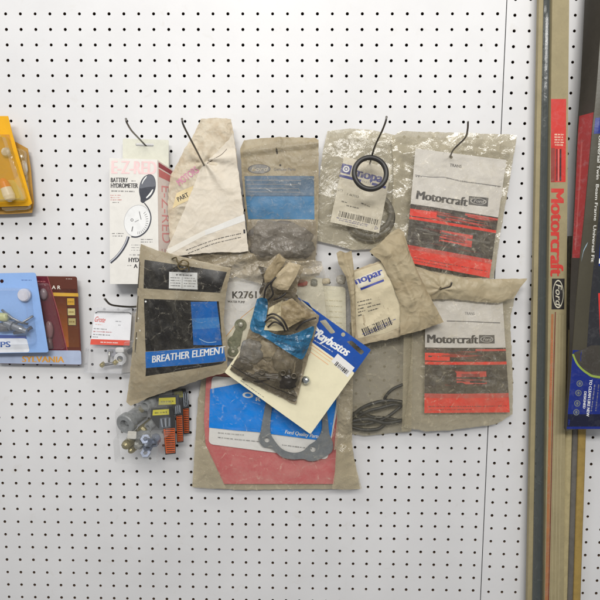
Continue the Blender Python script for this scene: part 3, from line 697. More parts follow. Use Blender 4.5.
S.quad(mb, [(403,325),(413,322),(411.5,430),(401.5,431)], film((190,178,146), .35, .25, .3, .2, .6, 38), .4); mb.build('bag_film', t)
# ------------------------------------------------------------------ crumpled kraft bag with label
KP = paper((166,153,125), .62, .2, .35, 32, dc=(132,108,70), crum=.55); KP2 = paper((180,167,140), .6, .18, .35, 32, dc=(140,116,78), crum=.5)
t = thing('parts_bag', 'crumpled brown kraft bag with blue lettered barcode label, its side folded over', 'parts bag', P(385,340,30))
S = Sheet([(352.5,271),(362,267),(374,263),(388,258)], [(388,258),(400,285),(412,308),(421,327)], [(356,346),(372,342.5),(392,338.5),(408,333.5),(421,327)], [(352.5,271),(350.5,295),(352,320),(356,346)], 42, puff=5, wr=3.4, sc=.055, sd=61, edge=.7, pinch=[(353,283,2,4,26)])
mb = MB(); S.emit(mb, KP2, flat=30)
S.poly(mb, [(354,272),(383,262.5),(388,270),(409,316),(410,322),(385,333),(358,338),(354,310)], paper((200,188,158), .6, .15, .25, 40), .3, step=3)
S.quad(mb, [(355,279),(381,268.5),(384,277),(358,288)], paper((206,200,182), .6, .15, .25, 40), .5)
S.text(mb, 'mopar', (353,285.6), (383,274), 7.2, BLUEI, .65, .045); S.quad(mb, [(360,287.8),(383,279),(383.6,281),(360.5,290)], BLUEI, .65)
for k, (a, b) in enumerate((((357,302),(372,298.5)), ((358,305.5),(371,302.5)), ((357.5,309),(364,307)), ((358,312),(365,310)), ((367,307),(380,303.5)), ((368,311),(378,308)), ((358,315.5),(362,314)))): S.greek(mb, [a, b], 1.5, BLACKI, k+70, .6)
S.bars(mb, (361,328.5), (389,316.5), 8.2, BLACKI, 9, .6)
S.greek(mb, [(362,334),(395,318.5)], 1.0, BLUEI, 5, .6); S.greek(mb, [(365,335),(392,322)], .9, BLUEI, 6, .6); S.greek(mb, [(375,332),(386,327)], .9, GREYI, 7, .6)
S.disc(mb, (402.5,314), 3, 2.8, BLUEI, .6, 0, .55, 8); mb.build('label_side', t)
S = Sheet([(369,251.5),(380,243),(390,233),(399,228),(404,232)], [(404,232),(410,254),(424,285),(443.5,322)], [(400,335.5),(414,332),(430,327),(443.5,322)], [(369,251.5),(381,261),(391,281),(400,304),(400,335.5)], 50, puff=6, wr=4.2, sc=.042, sd=64, edge=.6, fn=lambda x, y, u, v: 4*math.exp(-((u-.3-.15*v)/.1)**2))
mb = MB(); S.emit(mb, KP, flat=44); mb.build('folded_side', t)
S = Sheet([(336.5,253),(340,250.5),(346,253),(351.5,250.5)], [(351.5,250.5),(353.5,265),(355,285),(355.5,310),(355,335)], [(352.5,340),(354,339),(355,335)], [(336.5,253),(338.5,264),(346,277),(350.5,300),(351,320),(352.5,340)], 50, puff=6, wr=.8, sc=.08, sd=66, soft=.5, fn=lambda x, y, u, v: -3*math.exp(-((u-.55)/.12)**2))
mb = MB(); S.emit(mb, KP, flat=46); mb.build('rolled_edge', t)
# ------------------------------------------------------------------ clear clamshell behind the blue-headed card
t = thing('blister_pack', 'clear clamshell pack with a cream card, half hidden behind the blue headed card', 'blister pack', P(328,340,15))
mb = MB(); slab(mb, rounded([(300,284),(345.5,287),(346.5,350),(300,348)], 4), 14, .6, paper((232,226,200), .6, .1)); 
S = rect([(300,284),(345.5,287),(346.5,350),(300,348)], d0=14.5, step=5)
S.quad(mb, [(313,298),(319,299),(319,304),(313,303)], ink((150,140,110), .3), .4)
for k in range(5): S.greek(mb, [(322,300+k*5.5),(342,301+k*5.5)], 1, ink((206,196,160), .3), k)
mb.build('card', t)
for c, r, cl, sd_ in (((300,283,18),(.013,.006,.006),(196,66,58),2), ((314,282.5,18),(.006,.005,.006),(120,122,112),3), ((341,279.5,20),(.008,.006,.008),(190,184,170),5), ((326,281,17),(.007,.005,.005),(204,190,160),7)):
    mb = MB(); mb.blob(P(*c), r, solid(cl, .35), 12, .2, sd_, p=3); mb.build('small_part', t)
mb = MB(); S = Sheet([(297,274),(320,269.5),(352,268.5)], [(352,268.5),(352.5,300),(352,352)], [(297,350),(325,352),(352,352)], [(297,274),(297,310),(297,350)], 25, puff=3, wr=1.8, sc=.08, sd=71, fn=lambda x, y, u, v: 2.5*math.exp(-((y-289)/2.5)**2)+2*math.exp(-((x-347)/2)**2)); S.emit(mb, film((232,226,206), .06, .08, .42, .2, 1.0, 60, spec=.9), thick=.2); mb.build('clear_shell', t)
# ------------------------------------------------------------------ gasket bag with white card
t = thing('parts_bag', 'crinkled clear bag with white numbered card and greenish gasket, behind the grimy bag', 'parts bag', P(270,395,18))
mb = MB(); S = rect([(228,268),(322,278),(336,392),(212,352)], d0=18, puff=1, wr=.5, sd=4)
S.emit(mb, paper((234,228,206), .6, .1, .15, 40), thick=.5)
S.poly(mb, [(228.5,268.5),(266,272),(262,300),(224,338),(214,346)], paper((226,224,220), .6, .08, .15), .3)
S.line(mb, [(262,301),(242,317),(224,339)], .7, ink((226,176,110), .2), .5)
S.text(mb, 'K2761', (232.6,298.4), (256.5,298.2), 7.2, BLACKI, .6, .03); S.text(mb, 'WATER PUMP', (227.6,302.6), (245,303.2), 2.3, BLACKI, .6, .03)
mb.build('card', t)
mb = MB(); GK = solid((124,128,104), .7, dirt=.4)
def ring_px(mb, c, r0, r1, d, th, mat, sy=1, n=26):
    f = [P(c[0]+r1*math.cos(2*math.pi*k/n), c[1]+r1*sy*math.sin(2*math.pi*k/n), d) for k in range(n)]; g = [P(c[0]+r0*math.cos(2*math.pi*k/n), c[1]+r0*sy*math.sin(2*math.pi*k/n), d) for k in range(n)]
    b = [p+Vector((0, th*.001, 0)) for p in f]; h = [p+Vector((0, th*.001, 0)) for p in g]
    mb.add(f+g+b+h, [[k, (k+1)%n, n+(k+1)%n, n+k] for k in range(n)]+[[k, 2*n+k, 2*n+(k+1)%n, (k+1)%n] for k in range(n)]+[[n+k, n+(k+1)%n, 3*n+(k+1)%n, 3*n+k] for k in range(n)], mat, False)
ring_px(mb, (240.5,325), 2.4, 6, 21, 1.2, GK); ring_px(mb, (234,342), 2, 6.2, 22, 1.2, GK); ring_px(mb, (233,351), 1.8, 5, 22.5, 1.2, GK)
slab(mb, [(236,328),(243,330),(240,346),(229,346),(232,336)], 20.5, 1.2, GK)
mb.blob(P(240.8,324.5,23), (.0045,.003,.0045), solid((190,190,176), .3, .3), 10, 0); mb.build('gasket', t)
S = Sheet([(205,258),(232,260),(262,262),(290,258),(318,261),(324,268)], [(324,268),(330,310),(336,350),(338,400)], [(206,373),(240,378),(280,392),(338,400)], [(205,258),(216,285),(215,330),(206,373)], 28, puff=3, wr=3.5, sc=.06, sd=77, edge=1, fn=lambda x, y, u, v: 3*math.exp(-v*6)*math.sin((x*.2+y*.55)))
mb = MB(); S.emit(mb, film((222,210,180), .05, .13, .42, .24, 1.0, 48, spec=.8), thick=.2)
mb.build('bag_film', t)
S = Sheet([(170,246),(205,245),(240,247),(262,256),(290,258),(322,261)], [(322,261),(323,268),(319,276)], [(214,284),(236,277),(262,284),(290,287),(319,276)], [(170,246),(196,262),(214,284)], 30, puff=2, wr=4.5, sc=.05, sd=78, edge=1.2, fn=lambda x, y, u, v: 2.2*math.sin(x*.10+y*.42+1.5*vn(x*.05, y*.05, 5)))
mb = MB(); S.emit(mb, film((186,172,144), .5, .15, .3, .35, 1.0, 50, spec=.8), thick=.2); mb.build('gathered_top', t)
# ------------------------------------------------------------------ black and blue element bag
t = thing('parts_bag', 'brown bag with a black panel and blue band reading BREATHER ELEMENT', 'parts bag', P(180,395,38))
S = Sheet([(140.5,244),(158,250.5),(176,255),(205,262),(231,268)], [(231,268),(226,292),(223.5,320),(227,345),(227.5,372)], [(126.5,402),(131,406),(150,397),(180,387),(205,378),(227.5,372)], [(140.5,244),(138.5,275),(136.5,310),(133,345),(130,375),(126.5,402)], 46, puff=7, wr=2.0, sc=.045, sd=81, edge=.5, soft=.15, pinch=[(182,262,2.4,5,20)])
mb = MB(); S.emit(mb, paper((166,155,131), .45, .18, .3, 35, dc=(140,118,84), crum=.3), flat=26)
PB = ink((38,36,34), .12, .4); PBL = ink((34,108,186), .1, .35)
S.quad(mb, [(145.2,259.6),(227,272),(220.6,292.5),(144.8,288)], PB, .35); S.quad(mb, [(145.4,298.3),(219.2,301),(222.8,345.6),(147,350.6)], PB, .35)
S.quad(mb, [(191.8,301.5),(217.4,301),(222.2,344.6),(194.2,344.3)], ink((32,100,174), .2, .35), .5); S.quad(mb, [(193,318),(219,316.5),(220.3,327),(193.6,329)], ink((62,124,186), .4, .35), .6); S.line(mb, spline([(200,338),(208,341.5),(217,341)], 5), .7, ink((160,190,216), .2), .7)
S.quad(mb, [(146.8,351),(223.8,345.8),(226,360.6),(147.2,367.2)], PBL, .5); S.quad(mb, [(147.2,367.2),(225,361),(222,363.5),(146.6,375.3)], PB, .5)
S.text(mb, 'BREATHER ELEMENT', (153.5,361.8), (225,352.6), 7.0, WHITEI, .7, .025, .18); S.greek(mb, [(176,368.4),(203,364.6)], 1.0, GREYI, 4, .7)
S.quad(mb, [(170.5,271.6),(198.2,272.6),(198.6,289.2),(170.2,288)], paper((226,226,222), .6, .08), .6)
S.text(mb, 'AC', (178,275.6), (186,275.8), 2.2, BLACKI, .7, .03) if False else S.greek(mb, [(177,274.6),(193,275.2)], 1.8, BLACKI, 91, .75)
for k in range(4):
    S.greek(mb, [(171.6,277.4+k*2.6),(181.5,277.8+k*2.6)], 1.0, BLACKI, 92+k, .75); S.greek(mb, [(185,277.8+k*2.6),(197,278.2+k*2.6)], 1.0, BLACKI, 97+k, .75)
S.line(mb, [(183.3,277),(183.2,288)], .4, GREYI, .75); S.disc(mb, (147.3,301), 1, 1, WHITEI, .6)
for y0, y1 in ((262,288),(296,322),(332,352)): S.line(mb, [(139.8-(y0-262)*.04,y0),(139.4-(y1-262)*.04,y1)], 1.1, ink((62,54,44), .2), .4)
for (x, y) in ((139,318),(141,330),(137.5,338)): S.disc(mb, (x, y), .9, .9, ink((228,222,206), .1), .6)
mb.build('printed_bag', t)
S = Sheet([(140.5,244.5),(158,251),(176,255.5),(205,262.5),(231,268.5)], [(231,268.5),(226,292),(223.5,320),(227,345),(227.3,371)], [(128,401),(150,396),(180,386.5),(205,377.5),(227.3,371)], [(140.5,244.5),(138.7,275),(136.8,310),(133.5,345),(128,401)], 49.5, puff=8, wr=2.4, sc=.05, sd=83, soft=.15)
mb = MB(); S.emit(mb, film((186,178,158), .0, .12, .34, .12, .8, 40, spec=.8), thick=.2); mb.build('bag_film', t)
S = Sheet([(170,256),(186,259),(204,263)], [(204,263),(200,300),(190,345)], [(178,345),(184,346),(190,345)], [(170,256),(174,300),(178,345)], 60, puff=1, wr=1.2, sc=.1, sd=85)
mb = MB(); S.emit(mb, film((200,194,176), .0, .12, .22, .06, .9, 60), thick=.2); mb.build('film_fold', t)
mb = MB()
w = [P(*p) for p in ((172,259,52),(176,257.5,66),(177.5,262,70),(182,265.5,72),(188,266,70),(189,271,68))]
mb.tube(spline([tuple(p) for p in w], 6), .0013, solid((92,80,52), .5, .5), 8)
w = [P(*p) for p in ((180,262,64),(184,260,72),(188.5,263,70),(186,268,68),(180,269,68),(178,264.5,70),(182,262,73))]
mb.tube(spline([tuple(p) for p in w], 6), .0011, solid((120,104,70), .5, .4), 8)
o = mb.build('wire_tie'); tag(o, 'twisted brown wire tie knotted at the top of the black panel bag', 'wire tie')
# ------------------------------------------------------------------ pouch with red card and grey gasket
t = thing('gasket_pouch', 'large clear pouch with a red sheet, blue and white card and grey ring gasket', 'parts bag', P(275,487,15))
mb = MB(); S = Sheet([(203,371),(250,372),(300,372),(354,352)], [(354,352),(352,400),(351,440),(360,489)], [(192.5,487),(240,490),(300,489),(360,489)], [(203,371),(198,400),(196,430),(192.5,487)], 10, wr=1.4, sc=.05, sd=90, edge=.5); S.emit(mb, film((190,178,150), .7, .3, .2, .2, .5, 35)); mb.build('pouch_back', t)
mb = MB(); S = Sheet([(206.5,372),(335,384)], [(335,384),(338,430),(334,484)], [(224,484),(334,484)], [(206.5,372),(204,420),(205.5,444),(224,484)], 15, wr=1.0, sc=.05, sd=92); S.emit(mb, paper((196,104,104), .5, .25, .25, 30, dc=(216,160,150))); mb.build('red_sheet', t)
q = [(211.8,376),(342,386),(327.5,459.6),(208.6,444)]
mb = MB(); S = rect(q, d0=18, puff=1.5, wr=.5, sd=93)
slab(mb, rounded(q, 5), 17.6, .5, paper((228,226,220), .5, .06))
CB_ = ink((26,136,230), .06, .3)
S.poly(mb, [(210.2,389),(226,386),(243,382.5),(256,383.2),(300,388),(338,392.5),(330.2,441.5),(258,431.8),(209,427.6)], CB_, .7, step=3)
S.disc(mb, (248,394.8), 5.4, 2.9, WHITEI, .9, .08, .55); S.text(mb, 'R', (256,400.6), (260.6,401), 3.8, WHITEI, .9, .05)
S.text(mb, 'Ford Quality Parts', (285,433), (318.5,438), 3.6, WHITEI, .9, .03, .15)
S.greek(mb, [(218,432.6),(244,434.4)], 1.5, ink((170,168,164), .1), 4, .9); S.greek(mb, [(218,437.2),(262,441.5)], 1.1, GREYI, 5, .9); S.greek(mb, [(282,444.5),(312,448.5)], 1.1, GREYI, 6, .9)
mb.build('card', t)
mb = MB(); GY = solid((122,126,128), .6, dirt=.25)
outer = spline([(266,402),(262.5,420),(260.5,432),(258.5,440),(263,446.5),(271.5,448.5),(281,456.5),(292,459.5),(303,459),(309,461),(316.5,460.5),(324,457),(331.5,452),(333,443.5),(329.5,434),(328,420),(326,402)], 4)
inner = spline([(319.5,402),(322,418),(321.5,431),(316,440.5),(309.5,445),(303,451),(293,453),(282.5,449.5),(275,441.5),(270.5,433),(270.5,420),(273,402)], 4)
slab(mb, outer+inner, 24, 1.4, GY, [circ((266.9,440),2.7), circ((313,449.3),3), circ((326.5,455.0),2.0,1.4,10,-.5)][:2]); mb.build('gasket', t)
S = Sheet([(203,371),(250,372),(300,374),(354,352)], [(354,352),(352,400),(351,440),(360,489)], [(192.5,487.5),(240,491),(300,490),(360,489)], [(203,371),(198,400),(196,430),(192.5,487.5)], 29, puff=3, wr=1.8, sc=.055, sd=94, edge=.5, fn=lambda x, y, u, v: 2.5*math.exp(-((x-204-(y-370)*-.03)/2.5)**2))
mb = MB(); S.emit(mb, film((226,216,190), .0, .12, .32, .14, .8, 40, spec=.8), thick=.2); mb.build('pouch_film', t)
mb = MB()
S = Sheet([(336,384),(346,372),(353.5,356)], [(353.5,356),(352.5,410),(352,440)], [(334,450),(345,446),(352,440)], [(336,384),(337,420),(334,450)], 34, puff=2, wr=5, sc=.09, sd=96); S.emit(mb, film((196,184,156), .35, .16, .4, .3, .9, 60, spec=.7), flat=30)
mb.build('crumpled_side', t)
S = Sheet([(336,448),(346,440),(352,432)], [(352,432),(353,455),(362,489)], [(332,489),(345,490),(362,489)], [(336,448),(335,470),(332,489)], 34, puff=3, wr=3, sc=.06, sd=97); mb = MB(); S.emit(mb, film((196,182,150), .4, .14, .35, .3, .8, 34, spec=.8), thick=.2); mb.build('tan_corner', t)
S = Sheet([(194,440),(200,441),(205,443)], [(205,443),(214,462),(226,488)], [(192,487.5),(210,489),(226,488)], [(194,440),(193.5,465),(192,487.5)], 34, puff=1.5, wr=2, sc=.06, sd=98); mb = MB(); S.emit(mb, film((206,194,164), .28, .14, .35, .25, .8, 34, spec=.8), thick=.2); mb.build('tan_fold', t)
# ------------------------------------------------------------------ cream card with blue header
t = thing('carded_pack', 'cream card with a punched blue header and white script, tilted clockwise', 'card', P(304,430,45))
e1 = (.812, .584); e2 = (-.584, .812)
def K(x, y, o=(285,288)): return (o[0]+e1[0]*x+e2[0]*y, o[1]+e1[1]*x+e2[1]*y)
def kinv(px, py): dx, dy = px-285, py-288; return (dx*e1[0]+dy*e1[1], dx*e2[0]+dy*e2[1])
RBL = ink((30,78,160), .08, .35); CRM = paper((230,222,190), .6, .1, .12, 30)
hl = [circ(kpt, 2.1, n=14) for kpt in ((292.8,293.4), (343.2,334.6))]
def trap(a): return rounded([K(*p) for p in a], 1.2, 3)
hl += [trap([(20.5,1.5),(31,1.5),(28,9.5),(18.5,9.5)]), trap([(53.5,4),(60.5,4),(69,12.5),(52,12.5)]), trap([(86.5,3.5),(100,3.5),(100.5,8.8),(84.5,8.8)])]
hl[3] = rounded([(319.5,321),(325.5,319.5),(335.5,332.5),(331,334)], 1.3, 3); hl[4] = rounded([(346.5,341.5),(352,340.5),(364.5,352),(361,355)], 1.4, 3); hl[2] = rounded([(300,299),(309,303),(313,310.5),(308,313.5)], 1.2, 3)
mb = MB(); slab(mb, rounded([K(0,0), K(106,0), K(106,28.2), K(0,28.2)], 1.5, 3), 56, .6, RBL, hl)
S = rect([K(0,0), K(106,0), K(106,28), K(0,28)], d0=56, step=6)
S.text(mb, 'Raybestos', K(52,22.2), K(89,19.8), 9.4, WHITEI, .4, .035, .25); S.poly(mb, spline([K(42,8.5),K(49,13),K(55,14.5),K(52,16.5),K(46,15),K(42,8.5)], 3)[:-1], WHITEI, .4)
S.line(mb, [K(44,11.5),K(50,15.4)], .5, RBL, .5); S.greek(mb, [K(51,25.5), K(76,23.8)], 1.2, WHITEI, 3)
S.quad(mb, [K(81,22.5),K(103,24),K(103,36),K(80.5,32.5)], paper((228,226,222), .5, .06), .6); S.bars(mb, K(85,29), K(100.5,30), 4.6, BLACKI, 7, .75); S.greek(mb, [K(88,31.5),K(97,32.2)], 1.3, BLACKI, 2, .75)
mb.build('header', t)
mb = MB(); slab(mb, rounded([K(0,28.2), K(106,28.2), K(106,103.8), K(0,103.8)], 1.8, 3), 56, .6, CRM)
S = rect([K(0,28.4), K(106,28.4), K(106,103), K(0,103)], d0=56, step=6)
for y, c in ((30.5,(226,150,92)),(33.5,(230,190,140)),(37,(230,170,120))): S.line(mb, [K(4,y), K(80,y)], .6, ink(c, .2), .35)
S.greek(mb, [K(18,101), K(47,101)], 1, GREYI, 6, .4); mb.build('card_body', t)
# ------------------------------------------------------------------ grimy bag in front
t = thing('parts_bag', 'grimy crumpled clear bag with a blue sash, dark greasy contents and twisted neck', 'parts bag', P(270,390,55))
GR_ = paper((150,136,108), .45, .5, .4, 30, dc=(58,50,40)); 
S = Sheet([(262,272),(268,262),(279,253),(291,263),(304,266)], [(304,266),(298,282),(296,296),(306,306),(319.5,315.5),(316,330),(309,355),(302,380),(296,404.5)], [(229.5,369.5),(244,379),(262,388),(280,397),(296,404.5)], [(262,272),(265,286),(257,302),(252,320),(246,340),(238,356),(229.5,369.5)], 68, puff=10, wr=5.2, sc=.06, sd=101, edge=.9, soft=.3, step=1.0, pinch=[(281,296,3,6,18)])
mb = MB(); S.emit(mb, film((168,154,126), .14, .10, .45, .3, 1.0, 60, spec=.9), thick=.2)
SB = paper((42,112,152), .28, .5, .3, 40, .6, (34,56,70), .8)
S.poly(mb, spline([(257,299),(264,297),(268,301),(267,315),(263.5,332),(250.5,329),(253,314),(257,299)], 4)[:-1], SB, .45, step=1.5)
S.poly(mb, spline([(250.5,328),(262,326),(275,333),(290,334),(302,330),(314,326),(311,340),(304,356.5),(299,357.5),(288,351),(274,342),(262,334.5),(250.5,328)], 3)[:-1], SB, .6, step=1.5)
S.greek(mb, [(272,333.5),(286,338.5),(304,340)], 2.2, ink((30,66,92), .2), 4, .8); S.greek(mb, [(277,340),(290,345),(300,347)], 2.2, ink((30,66,92), .2), 5, .8)
S.line(mb, [(231,365),(250,376),(275,388),(295,396)], .8, ink((44,40,36), .2), .5)
mb.build('bag_film', t)
OUT = ([(262,272),(268,262),(279,253),(291,263),(304,266)], [(304,266),(298,282),(296,296),(306,306),(319.5,315.5),(316,330),(309,355),(302,380),(296,404.5)], [(229.5,369.5),(244,379),(262,388),(280,397),(296,404.5)], [(262,272),(265,286),(257,302),(252,320),(246,340),(238,356),(229.5,369.5)])
S = Sheet(*OUT, 59, puff=-1, wr=2.5, sc=.07, sd=131, edge=.9, soft=.3)
mb = MB(); S.emit(mb, paper((164,150,124), .4, .5, .35, 55, .5, (74,64,50), .7), thick=.4)
GRM = paper((50,44,37), .35, .4, .4, 60, .5, (92,82,64), .6); GRM2 = paper((84,76,62), .35, .5, .4, 60, .5, (48,42,36), .6)
S.poly(mb, spline([(232,367),(240,368),(252,374),(262,377),(276,386),(284,384),(293,388),(297,396),(294,402),(282,397),(262,387.5),(244,378.5),(231,370.5),(232,367)], 3)[:-1], GRM, .5, step=2)
S.poly(mb, spline([(258,266),(266,268),(270,276),(268,286),(272,294),(264,297),(259,292),(263,280),(258,266)], 3)[:-1], GRM2, .5, step=2)
S.poly(mb, spline([(298,336),(306,340),(303,362),(299,384),(294,382),(296,360),(298,336)], 3)[:-1], GRM2, .5, step=2)
S.poly(mb, spline([(266,296),(290,292),(298,298),(284,306),(270,304),(266,296)], 3)[:-1], GRM2, .5, step=2)
mb.build('bag_back', t)
for c, r, s_, col in (((252,351,63),(.020,.007,.019),1,(122,120,116)), ((268,349,62),(.015,.006,.018),2,(172,158,130)), ((284,360,63),(.018,.007,.020),4,(112,102,84)), ((244,364,61),(.016,.005,.010),3,(64,58,52))):
    mb = MB(); mb.blob(P(*c), r, solid(col, .45, dirt=.7, sc=70), 18, .3, s_, p=2.4); mb.build('greasy_part', t)
mb = MB(); DG = solid((46,40,33), .35, dirt=.5, sc=70, spec=.6)
for c, r, s_ in (((266,378,64),(.034,.006,.010),6), ((287,381,66),(.018,.007,.017),2)): mb.blob(P(*c), r, DG, 18, .5, s_)
gp = mb.build('greasy_part', t)
for c in ((283,373,76),(262,372,74),(294,376,75)): mb = MB(); mb.torus(P(*c), .0042, .0014, solid((104,96,82), .4, .5, dirt=.5), n=18, m=8); mb.build('washer', gp)
mb = MB(); mb.lathe(P(305.8,380,62), Vector((.3,-1,.2)), [(-.006,.0),(-.006,.0065),(.001,.0072),(.005,.006),(.008,.0035),(.009,0)], solid((196,200,198), .2, .9, dirt=.1), 24); mb.build('bolt_head', t)
S = Sheet([(281,303),(292,298)], [(292,298),(304,309),(317,316)], [(286,329),(300,321),(317,316)], [(281,303),(281,316),(286,329)], 88, puff=2, wr=2.5, sc=.1, sd=104, edge=.5, step=1)
mb = MB(); S.emit(mb, paper((156,140,108), .45, .4, .35, crum=.6, dc=(90,74,52)), thick=.6); mb.build('torn_flap', t)
S = Sheet([(266,270),(278.5,253.5),(286,260)], [(286,260),(280,270),(276,276)], [(265,283),(272,281),(276,276)], [(266,270),(264,276),(265,283)], 84, puff=2, wr=2, sc=.1, sd=105, step=1)
mb = MB(); S.emit(mb, paper((154,138,108), .45, .35, .3, crum=.6), thick=.6)
S = Sheet([(277,274),(289,262),(301,265)], [(301,265),(296,277),(288,290)], [(272,286),(280,290),(288,290)], [(277,274),(274,280),(272,286)], 88, puff=2, wr=2.4, sc=.1, sd=106, step=1); S.emit(mb, paper((176,160,130), .45, .3, .3, crum=.6), thick=.6)
mb.build('twisted_neck', t)
mb = MB(); CR = paper((206,192,156), .6, .25)
S = Sheet([(269,308),(283,300)], [(283,300),(287,318),(289,330)], [(264,330),(276,331),(289,330)], [(269,308),(267,318),(264,330)], 80, wr=1, sd=107, step=1.2); S.emit(mb, CR, thick=.5); mb.build('cream_paper', t)
mb = MB(); BKC = solid((44,40,38), .4)
for pts in ([(267,316,86),(274,314,92),(283,320,94),(288,330,90)], [(265,322,86),(272,317.5,92),(281,323,95),(285,331,90)], [(268,327,84),(275,322,90),(284,327,92)], [(268,300,84),(273,294,90),(271,284,92),(276,277,92)], [(264,298,86),(266,288,91),(272,281,93)], [(274,300,86),(281,297,93),(286,293,93)], [(296,330,84),(304,322,90),(316,318,86)]):
    mb = MB(); mb.tube(spline([tuple(P(*p)) for p in pts], 6), .0015, BKC, 8); mb.build('cable', t)
# ------------------------------------------------------------------ hardware packs in a row at the lower left
BLK = solid((50,50,50), .5, dirt=.3); ORS = ink((192,90,46), .2, .4); YEL = ink((196,186,52), .2, .4); CLR = clear((226,228,226), .03, .06, .4)
def strip_card(t, lab, fig, stp, d, olive=False):
    xs = [p[0] for p in (*lab, *stp)]
    mb = MB(); q = [(fig[0][0]-2,lab[0][1]-2.5),(stp[1][0]+.6,lab[0][1]-2.5),(stp[2][0]+.6,stp[2][1]+1.2),(stp[3][0]-.8,stp[3][1]+1.2)]
    q = [(lab[0][0]-2,lab[0][1]-2.5),(lab[1][0]+3,lab[1][1]-2.5),(stp[1][0]+.4,stp[1][1]-6),(stp[2][0]+.5,stp[2][1]+1.2),(stp[3][0]-.6,stp[3][1]+1.2),(stp[0][0]-.6,stp[0][1]-2),(fig[3][0]-1,fig[3][1]),(lab[3][0]-2,lab[3][1]+2)]
    slab(mb, q, d, .8, BLK)
    S = rect([(min(p[0] for p in q)-2,min(p[1] for p in q)-2),(max(p[0] for p in q)+2,min(p[1] for p in q)-2),(max(p[0] for p in q)+2,max(p[1] for p in q)+2),(min(p[0] for p in q)-2,max(p[1] for p in q)+2)], d0=d, step=6)
    S.quad(mb, lab, ink((150,146,70), .3) if olive else YEL, .4); a = lerp4(lab, .12, .55); b = lerp4(lab, .88, .55); S.greek(mb, [a, b], 2.2, ink((92,90,40), .2), int(d), .55)
    S.quad(mb, fig, ink((84,88,94), .3), .4)
    for k in range(5): S.line(mb, [lerp4(fig, .1+.2*k, .1), lerp4(fig, .25+.15*k, .9)], 1.1, ink((40,42,44), .2) if k % 2 else ink((140,146,154), .3), .5)
    S.quad(mb, stp, ORS, .4); n = max(6, int((stp[3][1]-stp[0][1])/2.1))
    for k in range(n): S.line(mb, [lerp4(stp, .12, (k+.3)/n), lerp4(stp, .95, (k+.55)/n)], .8, ink((40,34,30), .1), .55)
    mb.build('label_strip', t)
GP = solid((136,138,138), .35, dirt=.45); BRS = solid((150,140,104), .35, .6, dirt=.4); ZN = solid((186,184,174), .25, .8, dirt=.3)
ax = Vector((-.35, -1, -.2))
GRP = 'hardware packs hung in a row'
t = thing('hardware_pack', 'rearmost hardware pack with orange and black striped strip, partly under the black panel bag', 'hardware pack', P(180,434,10), GRP)
strip_card(t, [(174,391.5),(182.5,391.2),(182.8,397.3),(174.5,397.6)], [(183,392),(188,391.5),(188.4,406),(183.2,408)], [(183.2,409),(188.6,408.5),(188.9,432.5),(184.2,433)], 14, True)
mb = MB(); mb.lathe(P(152,401,22), ax, [(-.01,0),(-.01,.011),(.008,.011),(.012,.009),(.02,.009),(.02,.006),(.01,.005)], GP); mb.build('fitting', t); mb = MB(); mb.lathe(P(146,406,22), ax, [(-.01,.006),(.014,.006),(.014,0)], BRS, 12); mb.build('fitting', t)
mb = MB(); bubble(mb, [(140,393),(182,388),(183,410),(142,414)], 13, 26, CLR); mb.build('blister', t)
t = thing('hardware_pack', 'middle hardware pack with a bright yellow label, striped strip and a big grey ring fitting', 'hardware pack', P(165,442,25), GRP)
strip_card(t, [(159,398),(175.5,397.3),(175.8,404.2),(158.5,405)], [(175.5,405.5),(180,404.5),(181,413),(174.5,415)], [(176.4,416),(182.2,415.5),(183,441),(177.5,441.5)], 32)
mb = MB(); mb.lathe(P(134,417.5,34), ax, [(-.02,0),(-.02,.0145),(.012,.0145),(.014,.018),(.024,.018),(.026,.0165),(.026,.009),(.014,.0075),(.014,.004),(.02,.0035),(.02,0)], GP, 32); mb.build('ring_fitting', t); mb = MB(); mb.lathe(P(146,428,36), ax, [(-.02,.0),(-.02,.010),(.012,.010),(.015,.007),(.015,0)], BRS, 14); mb.build('fitting', t); mb = MB(); mb.lathe(P(152,424,38), ax, [(-.02,.0),(-.02,.008),(.012,.008),(.012,.004),(.0,0)], GP, 8); mb.build('fitting', t)
mb = MB(); bubble(mb, [(120,404),(172,400),(174,432),(122,434)], 31, 34, CLR, 4); mb.build('blister', t)
t = thing('hardware_pack', 'front hardware pack with the widest orange and black striped strip and two bolt heads', 'hardware pack', P(150,457,45), GRP)
strip_card(t, [(153,410),(169,409),(169.2,414.5),(152.5,415.5)], [(160,418),(170.5,417),(171,427),(159.5,428.5)], [(163.5,429),(174.8,428),(175.2,452.5),(166,453.5)], 48)
for c, r in (((125,446,64),.0085), ((137,446,66),.0088), ((130.5,451,60),.006), ((129,440,56),.007)):
    mb = MB(); mb.lathe(P(*c), ax, [(-.03,0),(-.03,r),(-.004,r),(0,r*.85),(.003,r*.5),(.0035,0)], BRS if r < .0086 else ZN, 6 if r > .0086 else 18); mb.build('bolt', t)
mb = MB(); mb.lathe(P(142,437,52), ax, [(-.01,.0),(-.01,.012),(.005,.012),(.005,.006),(.0,0)], GP, 20); mb.build('fitting', t)
BN = solid((112,120,138), .25, .4, dirt=.3)
for k in range(9):
    mb = MB(); c = P(150+random.uniform(-6,11), 446+random.uniform(-8,8), 60+random.uniform(-3,5)); mb.lathe(c, Vector((random.uniform(-1,1),-1,random.uniform(-1,1))), [(-.004,.004),(-.004,.0085),(.004,.0085),(.004,.004),(-.004,.004)], BN, 6); mb.build('nut', t)
mb = MB(); slab(mb, rounded([(128,431),(136.5,431.5),(136,439),(127,438.5)], 1), 66, .4, solid((196,192,182), .5)); mb.build('white_tag', t)
mb = MB(); bubble(mb, [(118.5,431),(165,430),(165,456),(120.5,456.5)], 47, 36, CLR, 4); mb.build('blister', t)
